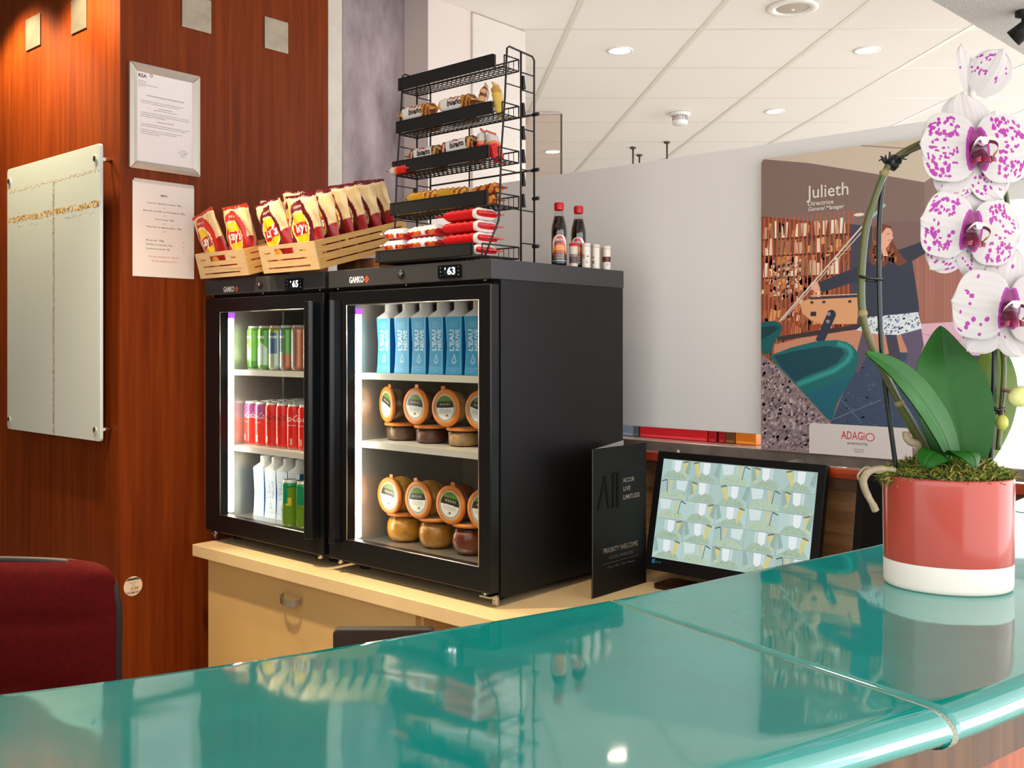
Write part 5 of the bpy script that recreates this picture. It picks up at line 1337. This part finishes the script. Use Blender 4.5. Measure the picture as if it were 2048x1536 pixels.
# teal tub chairs
pp(((0, 0.3445), (0, 0.3526), (0.0147, 0.355), (0.04, 0.356), (0.0591, 0.3475), (0.0635, 0.3366), (0.0576, 0.3203), (0.04, 0.2985), (0.0296, 0.2683), (0.0072, 0.2626), (0, 0.286)), (10, 84, 86))
pp(((0, 0.3209), (0.0012, 0.3386), (0.0385, 0.3423), (0.0532, 0.3367), (0.0311, 0.3205), (0, 0.3041), (0, 0.2986)), (4, 56, 62)); 
chair_ = ((0.0236, 0.26), (0.0896, 0.2835), (0.1577, 0.2996), (0.2167, 0.3035), (0.2422, 0.2982), (0.2608, 0.2865), (0.2727, 0.2698), (0.2753, 0.2517), (0.2648, 0.2193), (0.2422, 0.1798), (0.2167, 0.1371), (0.2045, 0.0906), (0.1908, 0.0952), (0.1025, 0.1838), (0.0473, 0.2356))
pp(chair_, (14, 96, 98))
pp(((0.0385, 0.2601), (0.1182, 0.2769), (0.1881, 0.2877), (0.2288, 0.2812), (0.2369, 0.2669), (0.2153, 0.2406), (0.1743, 0.2215), (0.1324, 0.2073), (0.1011, 0.1905), (0.0605, 0.229)), (6, 62, 74))
for (c0, w_, cc) in (((30, 120, 116), .016, 0), ((46, 140, 132), .007, 1)):
    L_ = ((0.1068, 0.1825), (0.1604, 0.204), (0.2086, 0.2221), (0.2422, 0.2448), (0.2568, 0.2671), (0.2476, 0.2852), (0.218, 0.2943))
    for i in range(len(L_) - 1): strip(L_[i], L_[i + 1], w_, c0)
pp(((0.1324, 0.1565), (0.2018, 0.1852), (0.2422, 0.2058), (0.2555, 0.21), (0.2167, 0.1384), (0.2045, 0.0933), (0.1908, 0.0978)), (12, 88, 104))
# granite counter in the corner of the print
gr = ((0, 0.286), (0.0012, 0.264), (0.0473, 0.2328), (0.1025, 0.1811), (0.1908, 0.0926), (0.2045, 0.0801), (0.1743, 0), (0, 0))
pp(gr, (134, 116, 116)); speck(gr, 1500, [(112, 96, 100), (160, 144, 142), (126, 108, 110), (176, 162, 160), (98, 84, 90)], .0018, .0052)
pm.build('print', M_PRINT, po)
cd = ((0.1409, 0.082), (0.4107, 0.0827), (0.1409, 0), (0.4107, 0))
cx0, cx1 = cd[0][0], cd[1][0]; cz1 = cd[0][1]
PZ[0] = .0004
cdm = MB().prism(rrect(cx0, -.02, cx1, cz1, .010), .0001, .0004, T=TR(0, 0, .0205) @ FRONT) if False else MB().prism([(cx0, .001), (cx1, .001)] + [(x, y) for x, y in rrect(cx0, -.1, cx1, cz1, .010) if y > 0], 0, .0024, T=FRONT)
co = cdm.build('caption_card', mat('caption_white', (226, 218, 210), .5), po)
TC = TR(0, -.0026, 0) @ FRONT; mx = (cx0 + cx1) / 2
M_CORAL = mat('coral_red_ink', (214, 66, 84), .5)
lx_ = 0.2727; lz = 0.0539
m = MB().text('ADAGi', .0300, (lx_ - .012, lz), bold=.012, T=TC, fit=.062)
P, P2 = ell(lx_ + .0325, lz - .0005, .0120, .0110, 32), ell(lx_ + .0325, lz - .0005, .0095, .0085, 32)
m.add([(p[0], p[1], 0) for p in P + P2], [(k, (k + 1) % 32, 32 + (k + 1) % 32, 32 + k) for k in range(32)], T=TC)
m.build('lettering', M_CORAL, co)
m = MB().text('APARTHOTEL', .0085, (lx_, lz - .0200), bold=.015, T=TC, fit=.056).text('CARTHAGE', .0052, (lx_ + .003, lz - .0345), T=TC, fit=.028).text('FRANCE', .0050, (lx_ + .003, lz - .0405), T=TC, fit=.022)
m.build('small_lettering', M_INK, co)
q0 = ((0.1366, 0.6968), (0.1366, 0.6674), (0.1366, 0.6527)); q1 = ((0.2515, 0.6968), (0.2072, 0.6646), (0.2355, 0.6528))
TC = TR(0, -.0020, 0) @ FRONT
m = MB().text('Julieth', .048, (q0[0][0], q0[0][1]), align='LEFT', bold=.006, T=TC, fit=q1[0][0] - q0[0][0]).text('Directrice', .0165, (q0[1][0], q0[1][1]), align='LEFT', bold=.012, T=TC, fit=q1[1][0] - q0[1][0]).text('General Manager', .0150, (q0[2][0], q0[2][1]), align='LEFT', bold=.012, shear=.25, T=TC, fit=q1[2][0] - q0[2][0])
m.build('lettering', mat('cream_lettering', (240, 232, 220), .5), po)
q = (0.2766, 0.6271); MB().flat(ell(q[0], q[1], .014, .0045, 20), .0019, T=FRONT).build('printed_lamp', mat('print_cream', (248, 232, 208), .5), po)

# ================================================================== potted orchid on the bar
orc = thing('potted_orchid', 'magenta-spotted white orchid in a coral red pot with white base on the bar', 'potted plant', (1.2226, -0.522, 1.1003), (0, 0, radians(41.375)))
M_POT = mat('coral_glaze', (176, 72, 60), .16, spec=.4, coat=.08)
M_POTW = mat('unglazed_white_base', (236, 224, 212), .5)
PA, PB, PHH = .0755, .060, .137
def oval(z, a=PA, b=PB, n=64, rot=-.22):
    o = []
    for k in range(n):
        t = 2 * pi * k / n; x, y = a * cos(t), b * sin(t); o.append((x * cos(rot) - y * sin(rot), x * sin(rot) + y * cos(rot), z))
    return o
def loft(rings, cap0=False, cap1=False):
    n = len(rings[0]); V = [p for r in rings for p in r]
    Fs = [(i * n + k, i * n + (k + 1) % n, (i + 1) * n + (k + 1) % n, (i + 1) * n + k) for i in range(len(rings) - 1) for k in range(n)]
    if cap0: Fs.append(tuple(range(n - 1, -1, -1)))
    if cap1: Fs.append(tuple((len(rings) - 1) * n + k for k in range(n)))
    return MB().add(V, Fs, smooth=True)
sc_ = lambda z, s: oval(z, PA * s, PB * s)
loft([sc_(.0325, .9965), sc_(.034, 1.0), sc_(.09, 1.008), sc_(.130, 1.012), sc_(.1355, 1.008), sc_(PHH, .99), sc_(.1355, .96), sc_(.118, .94), sc_(.110, .2)], False, True).build('pot', M_POT, orc)
loft([sc_(.0, .95), sc_(.002, .98), sc_(.006, .995), sc_(.0325, .999)], True).build('pot_base', M_POTW, orc, label='bare white lower band of the pot')
# moss
R = random.Random(5); m = MB(); cols = [(128, 136, 34), (98, 116, 24), (158, 152, 60), (72, 94, 22), (176, 156, 84), (50, 74, 18)]
m.add(oval(.130, PA * .95, PB * .95), [tuple(range(64))], col=C(60, 62, 24))
for k in range(2600):
    a = R.uniform(0, 2 * pi); r = sqrt(R.random()) * 1.0
    x, y = PA * .97 * r * cos(a), PB * .97 * r * sin(a); q = -.22; x, y = x * cos(q) - y * sin(q), x * sin(q) + y * cos(q)
    z = .132 + .020 * (1 - r * r) + R.uniform(-.002, .008); L = R.uniform(.006, .016); w = R.uniform(.0006, .0014)
    d = Vector((R.uniform(-1, 1) + x * 9, R.uniform(-1, 1) + y * 9, R.uniform(.2, 1.1))).normalized() * L; s = Vector((R.uniform(-1, 1), R.uniform(-1, 1), R.uniform(-1, 1))).normalized() * w
    p = Vector((x, y, z)); g = Vector((0, 0, -L * .25))
    m.add([p - s, p + s, p + d * .6 + s * .7, p + d + g, p + d * .6 - s * .7], [(0, 1, 2, 3, 4)], col=C(*R.choice(cols)))
for k in range(260):       # fringe hanging over the left rim
    x = -PA * .93 - R.uniform(0, .012); y = R.uniform(-.015, .03); z = .135 + R.uniform(-.004, .008); L = R.uniform(.006, .018)
    p = Vector((x + .006, y, z)); d = Vector((R.uniform(-1, .4), R.uniform(-.5, .5), R.uniform(-1.3, .3))).normalized() * L; s = Vector((R.uniform(-1, 1), R.uniform(-1, 1), R.uniform(-1, 1))).normalized() * .0009
    m.add([p - s, p + s, p + d * .6 + s, p + d], [(0, 1, 2, 3)], col=C(*R.choice(cols)))
m.build('moss', mat('moss', rough=.9, attr=True), orc, kind='stuff')
# leaves
def leaf_mat():
    m = mat('orchid_leaf', (22, 96, 4), .42, spec=.3, vary=.25, vscale=9, vcol=(12, 68, 3)); return m
M_LEAF = leaf_mat()
M_LEAF2 = mat('orchid_leaf_yellowing', (104, 116, 26), .35, spec=.3, vary=.4, vscale=16, vcol=(60, 92, 16))
def leaf(spine, widths, normal, fold, mt, tip=None, n=20):
    P = curve3(spine, 7); N = len(P)
    def fn(u, v):
        i = min(N - 1, int(round(u * (N - 1)))); p = P[i]
        d = (P[min(i + 1, N - 1)] - P[max(i - 1, 0)]).normalized()
        nn = Vector(normal); s = d.cross(nn).normalized(); nn = s.cross(d).normalized()
        q = u * (len(widths) - 1); k = min(int(q), len(widths) - 2); w = widths[k] + (widths[k + 1] - widths[k]) * (q - k)
        t = 2 * v - 1
        return p + s * (t * w * .5) + nn * (fold * w * (abs(t) ** 1.4) - .0015 * math.exp(-(t / .08) ** 2))
    m = MB().grid(fn, N - 1, n); m2 = [tuple(Vector(p)) for p in m.v]
    # give the blade its thickness
    off = len(m.v); nn = Vector(normal).normalized() * -.0016
    m.grid(lambda u, v: Vector(fn(u, v)) + nn, N - 1, n, flip=True)
    return m.build('leaf', mt, orc)
leaf(((0.0014, -0.012, 0.1508), (-0.02, -0.03, 0.1907), (-0.0542, -0.045, 0.2358), (-0.0899, -0.055, 0.2703), (-0.1226, -0.06, 0.2893)), [.030, .040, .046, .044, .036, .020, .004], (.50, -.85, .25), .12, M_LEAF)
leaf(((0.0187, 0, 0.1462), (0.0124, 0.004, 0.1925), (0.0072, 0.012, 0.2421), (0.0041, 0.022, 0.2861), (0.0053, 0.032, 0.323)), [.046, .072, .088, .092, .086, .066, .034, .002], (-.12, -1, .15), .14, M_LEAF)
leaf(((0.0437, 0.02, 0.1468), (0.0644, 0.03, 0.1903), (0.0789, 0.04, 0.2344), (0.0851, 0.05, 0.2728), (0.0809, 0.06, 0.2974)), [.030, .050, .064, .068, .060, .044, .006], (.1, -1, .1), -.05, M_LEAF2)
leaf(((-0.0176, -0.03, 0.1639), (-0.0342, -0.046, 0.17), (-0.0469, -0.056, 0.1651), (-0.0533, -0.06, 0.1555)), [.030, .036, .034, .026, .008], (-.2, -.6, .8), -.08, M_LEAF)
leaf(((-0.0012, -0.03, 0.1639), (0.0005, -0.046, 0.1718), (0.0048, -0.056, 0.1669), (0.0071, -0.06, 0.1555)), [.030, .036, .034, .026, .008], (.2, -.6, .8), -.08, M_LEAF)
# stems, stakes, clips, roots
M_STEM = mat('orchid_stem', (64, 84, 30), .4, vary=.4, vscale=30, vcol=(96, 84, 50))
M_STAKE = mat('dark_green_stake', (16, 26, 24), .35)
M_CLIP = mat('black_clip', (14, 14, 14), .35)
MB().tube(curve3(((-0.023, 0, 0.1524), (-0.028, 0, 0.1692), (-0.0645, -0.012, 0.2266), (-0.1, -0.018, 0.2957), (-0.113, -0.02, 0.3374), (-0.1143, -0.02, 0.3839), (-0.11, -0.02, 0.4348), (-0.1014, -0.02, 0.4678), (-0.0861, -0.02, 0.5089), (-0.0708, -0.02, 0.5291), (-0.0399, -0.018, 0.546), (0.0031, 0, 0.5616), (0.0399, 0.012, 0.5616), (0.0661, 0.014, 0.5381), (0.0777, 0.012, 0.4937), (0.0829, 0.01, 0.4494)), 6), [.0062] * 12 + [.0046] * 30 + [.0042] * 20 + [.003] * 29, 10).build('flower_stem', M_STEM, orc)
for q in ((-0.0645, -0.012, 0.2266), (-0.113, -0.02, 0.3374), (-0.0861, -0.02, 0.5089)): MB().rev([(.0046, -.004), (.0060, -.001), (.0060, .001), (.0044, .005)], 12, T=TR(*q) @ RY(-.5)).build('stem_node', mat('stem_node_brown', (140, 124, 80), .6), orc)
MB().tube(curve3(((-0.0654, 0, 0.1462), (-0.066, 0, 0.1593), (-0.081, -0.01, 0.2438), (-0.0881, -0.014, 0.3049), (-0.0906, -0.014, 0.3788), (-0.0899, -0.014, 0.4558), (-0.0846, -0.016, 0.5065), (-0.0766, -0.016, 0.5194), (-0.0563, -0.016, 0.5348), (-0.0382, -0.014, 0.5432), (-0.0111, -0.004, 0.5533)), 6), .0031, 8).build('stake', M_STAKE, orc)
MB().tube(curve3(((0.0627, 0.02, 0.1342), (0.0652, 0.02, 0.1785), (0.0671, 0.02, 0.2418), (0.0684, 0.02, 0.3076), (0.0665, 0.02, 0.3937)), 5), .0033, 8).build('stake', M_STAKE, orc)
MB().tube(curve3(((0.0728, 0.02, 0.1658), (0.0773, 0.02, 0.2196), (0.0804, 0.02, 0.2671), (0.0754, 0.015, 0.2987), (0.0704, 0.01, 0.3301)), 5), .0034, 8).build('flower_stem', M_STEM, orc)
MB().tube(((-0.1189, -0.028, 0.3821), (-0.1068, -0.028, 0.3797), (-0.0891, -0.02, 0.3796), (-0.0846, -0.008, 0.378), (-0.1009, -0.012, 0.3777), (-0.1139, -0.012, 0.3802)), .0017, 6, closed=True).build('stem_clip', M_CLIP, orc)
MB().tube(((0.06, 0.012, 0.2189), (0.0689, 0.012, 0.217), (0.0774, 0.014, 0.2181), (0.0834, 0.026, 0.2135), (0.073, 0.028, 0.2121), (0.0663, 0.026, 0.2148)), .0022, 6, closed=True).build('stem_clip', M_CLIP, orc)
m = MB(); c0 = Vector((-0.0747, -0.019, 0.5219))
m.rev([(.0075, -.007), (.0088, 0), (.0075, .007)], 14, T=TR(*c0) @ RY(.7))
for k in range(8): 
    a = 2 * pi * k / 8; m.tube([c0 + Vector((.007 * cos(a), .007 * sin(a), -.002)), c0 + Vector((.011 * cos(a + .3) - .002, .010 * sin(a), .006)), c0 + Vector((.017 * cos(a + .3), .012 * sin(a), .004 + .004 * (k % 3)))], [.0022, .0016, .0008], 6)
m.build('stem_clip', M_CLIP, orc, label='toothed black claw clip')
M_ROOT = mat('aerial_root', (176, 156, 124), .8, vary=.3, vscale=60)
for P, r in ((((-0.0771, -0.03, 0.1469), (-0.0942, -0.035, 0.1488), (-0.1111, -0.04, 0.147), (-0.1197, -0.042, 0.1376), (-0.1185, -0.042, 0.1268), (-0.1131, -0.042, 0.1148), (-0.1083, -0.042, 0.1064), (-0.1047, -0.042, 0.098)), [.003, .004, .0046, .0046, .0044, .004, .0046, .002]), (((-0.0802, -0.03, 0.15), (-0.0999, -0.034, 0.1444), (-0.1139, -0.036, 0.1507), (-0.1242, -0.036, 0.1404), (-0.1194, -0.036, 0.132)), [.002, .002, .0018, .0016, .001]), (((-0.033, 0, 0.1493), (-0.0409, -0.01, 0.174), (-0.0504, -0.012, 0.1791), (-0.0559, -0.012, 0.1853), (-0.0565, -0.012, 0.1915)), [.004, .005, .005, .0045, .004]), (((-0.0365, -0.02, 0.1548), (-0.0463, -0.026, 0.1677), (-0.0553, -0.03, 0.1749)), [.002, .0018, .001])):
    o = curve3(P, 5); n = len(o); rr = [r[min(len(r) - 1, int(i / (n - 1) * (len(r) - 1)))] for i in range(n)]
    MB().tube(o, rr, 8).build('aerial_root', M_ROOT, orc)
M_BUD = mat('orchid_bud', (186, 190, 84), .45, vary=.2, vscale=40)
def bud(c, r, h, tilt, mt=None):
    MB().rev([(0, -h * .5), (r * .6, -h * .42), (r, -h * .1), (r * .92, h * .2), (r * .5, h * .45), (0, h * .5)], 20, T=TR(*c) @ RY(tilt), cap=False).build('bud', mt or M_BUD, orc)
bud((0.0903, 0, 0.234), .0125, .030, 1.2, mat('pale_bud', (218, 218, 140), .45))
bud((0.0679, 0, 0.2016), .0075, .020, .1)
m = MB(); m.tube(curve3(((0.0771, 0.016, 0.283), (0.0839, 0.012, 0.2887), (0.0997, 0.006, 0.2987)), 5), .0018, 6).build('bud_stalk', mat('bud_stalk', (128, 90, 76), .5), orc)
MB().tube(curve3(((0.0769, 0.018, 0.2419), (0.0792, 0.01, 0.241), (0.0849, 0.004, 0.2388)), 5), .0022, 6).build('bud_stalk', MATS['bud_stalk'], orc)
MB().tube(curve3(((0.0763, 0.018, 0.2197), (0.0725, 0.008, 0.2135), (0.0689, 0.002, 0.2077)), 5), .0018, 6).build('bud_stalk', MATS['bud_stalk'], orc)
# blooms
M_PETAL = mat('orchid_petal', rough=.55, attr=True, sss=.12)
M_LIP = mat('orchid_lip', rough=.35, attr=True, coat=.2)
MAG = (150, 14, 134); DARK = (112, 4, 84)
def petal_shape(u, p):
    pk = p.get('pk', .52)
    q = (u - pk) / pk if u < pk else (u - pk) / (1 - pk)
    return max(0, 1 - abs(q) ** p.get('ex', 2.3)) ** .55
def petal(par, th, L, Wd, spots, seed, cup=.10, lift=.0, base=0, side=0, **p):
    R = random.Random(seed); sp = []
    for k in range(spots):
        e = R.random(); u = R.uniform(.35, .86); v = R.choice((-1, 1)) * R.uniform(.30, .88) if R.random() < .75 else R.uniform(-.5, .5)
        if side: v = abs(v) * side if R.random() < .7 else v
        sp.append((u, v, R.uniform(.010, .026), R.uniform(.030, .075)))
    tint = (192, 184, 181)
    ph = R.uniform(0, 6)
    def fn(u, v):
        t = 2 * v - 1; w = Wd / 2 * petal_shape(u, p) + (.004 if u < .05 else 0)
        x = L * (u - .02) + .06 * L * (1 - abs(t)) * u
        z = lift * u - cup * L * u * u * .6 - cup * w * t * t * .9 + .0008 * sin(7 * t + ph) * u + .00015 * sin(26 * t) * u
        return (x, w * t, z)
    def col(u, v):
        t = 2 * v - 1
        q_ = base * sqrt(max(0, 1 - (t * .95) ** 2))
        if u < q_: return C(*(DARK if u < q_ * .78 else MAG))
        for (a, b, ru, rv) in sp:
            if ((u - a) / ru) ** 2 * .35 + ((t - b) / rv) ** 2 < 1: return C(*MAG)
        g = 1 - .05 * (1 - u) - .02 * abs(sin(14 * t))
        return C(*[q * g for q in tint])
    m = MB().grid(fn, 84, 64, col=col, T=FRONT @ RZ(radians(th)))
    return m.build('petal', M_PETAL, par)
def bloom(c, rot, s, seed, spots, base=.23, dorsal=92, lab=None):
    core = MB(); q = FRONT
    # column, throat and lip
    core.rev([(0, .008), (.004, .007), (.005, .004), (.0045, .0), (.003, -.002)], 16, col=C(226, 196, 212), T=TR(0, -.004, .006 * s) @ RX(pi / 2), cap=False)
    for e in (-1, 1):
        def lobe(u, v):
            a = -.5 + 2.7 * u; r = .0135; wv = (v - .5)
            return (e * (.0035 + r * sin(a) * .95), -.006 - .012 * sin(pi * u) - .004 * wv, -.004 + r * cos(a) * .8 + wv * .008 * (1 - .3 * u))
        core.grid(lobe, 14, 8, col=lambda u, v: C(238, 222, 208) if v > .55 and u < .7 else (C(222, 180, 96) if u > .72 and v > .4 else C(96, 8, 46)), flip=e < 0)
    core.grid(lambda u, v: ((u - .5) * .022 * (1 - .25 * v), -.006 - .016 * sin(1.6 * v) + .05 * (u - .5) ** 2, -.002 - .020 * v), 12, 10, col=lambda u, v: C(84, 6, 38) if v < .6 else (C(124, 8, 60)))
    for e in (-1, 1):
        core.grid(lambda u, v: (e * (.003 + .013 * u), -.010 - .008 * sin(pi * u), -.016 - .004 * u - (v - .5) * .009 * (1 - u * .6)), 8, 6, col=lambda u, v: C(122, 8, 54) if v < .8 else C(160, 40, 60), flip=e < 0)
    core.rev([(.0, .003), (.004, .0015), (.005, 0)], 14, col=C(246, 232, 236), T=TR(0, -.014, .006) @ RX(pi / 2), cap=False)
    core.rev([(0, .006), (.008, .005), (.011, 0)], 18, col=C(70, 2, 44), T=TR(0, -.001, -.001) @ RX(pi / 2), cap=False)
    b = core.build('bloom', M_LIP, orc, label=lab)
    b.location = c; b.rotation_euler = rot; b.scale = (s, s, s)
    Rr = random.Random(seed)
    for (th, L, Wd, sp, lift, bs, cup, nm) in ((dorsal, .076, .068, 0 if spots > 20 else 4, -.012, base * 1.15, .14, 0), (236, .068, .056, max(4, spots // 3), -.010, .16, .10, 1), (306, .070, .060, max(4, spots // 3), -.010, .16, .10, 2), (176, .072, .086, spots, .002, base, .12, 3), (4, .072, .086, spots, .002, base, .12, 4)):
        o = petal(b, th, L, Wd, sp, seed * 10 + nm, cup, lift, bs, pk=.50 if nm < 3 else .54, ex=2.7 if nm < 3 else 3.3)
        o.location = (0, .006 if nm < 3 else .001 + .001 * (nm == 4), 0)
    return b
bloom((0.0124, -0.055, 0.5325), (radians(-4), 0, radians(6)), .97, 1, 84)
bloom((0.0076, -0.05, 0.435), (radians(4), radians(8), radians(8)), .90, 2, 80, dorsal=84)
bloom((0.055, -0.045, 0.342), (radians(4), radians(4), radians(2)), .96, 3, 14, base=.20, dorsal=80)
# bloom seen from behind at the very top
b = MB().rev([(0, .010), (.005, .006), (.006, 0), (.003, -.012)], 14, col=C(214, 206, 190), cap=False).build('bloom', M_LIP, orc, label='topmost bloom turned away, two petals showing')
b.location = (0.0264, -0.01, 0.6064)
o = petal(b, 103, .064, .030, 3, 51, .10, .0, 0, pk=.55, ex=2.0); o.rotation_euler = (0, 0, .35)
o = petal(b, 62, .062, .052, 26, 52, .12, .0, 0, 1, pk=.58, ex=2.0); o.rotation_euler = (0, 0, -.15); o.location = (.004, -.006, 0)
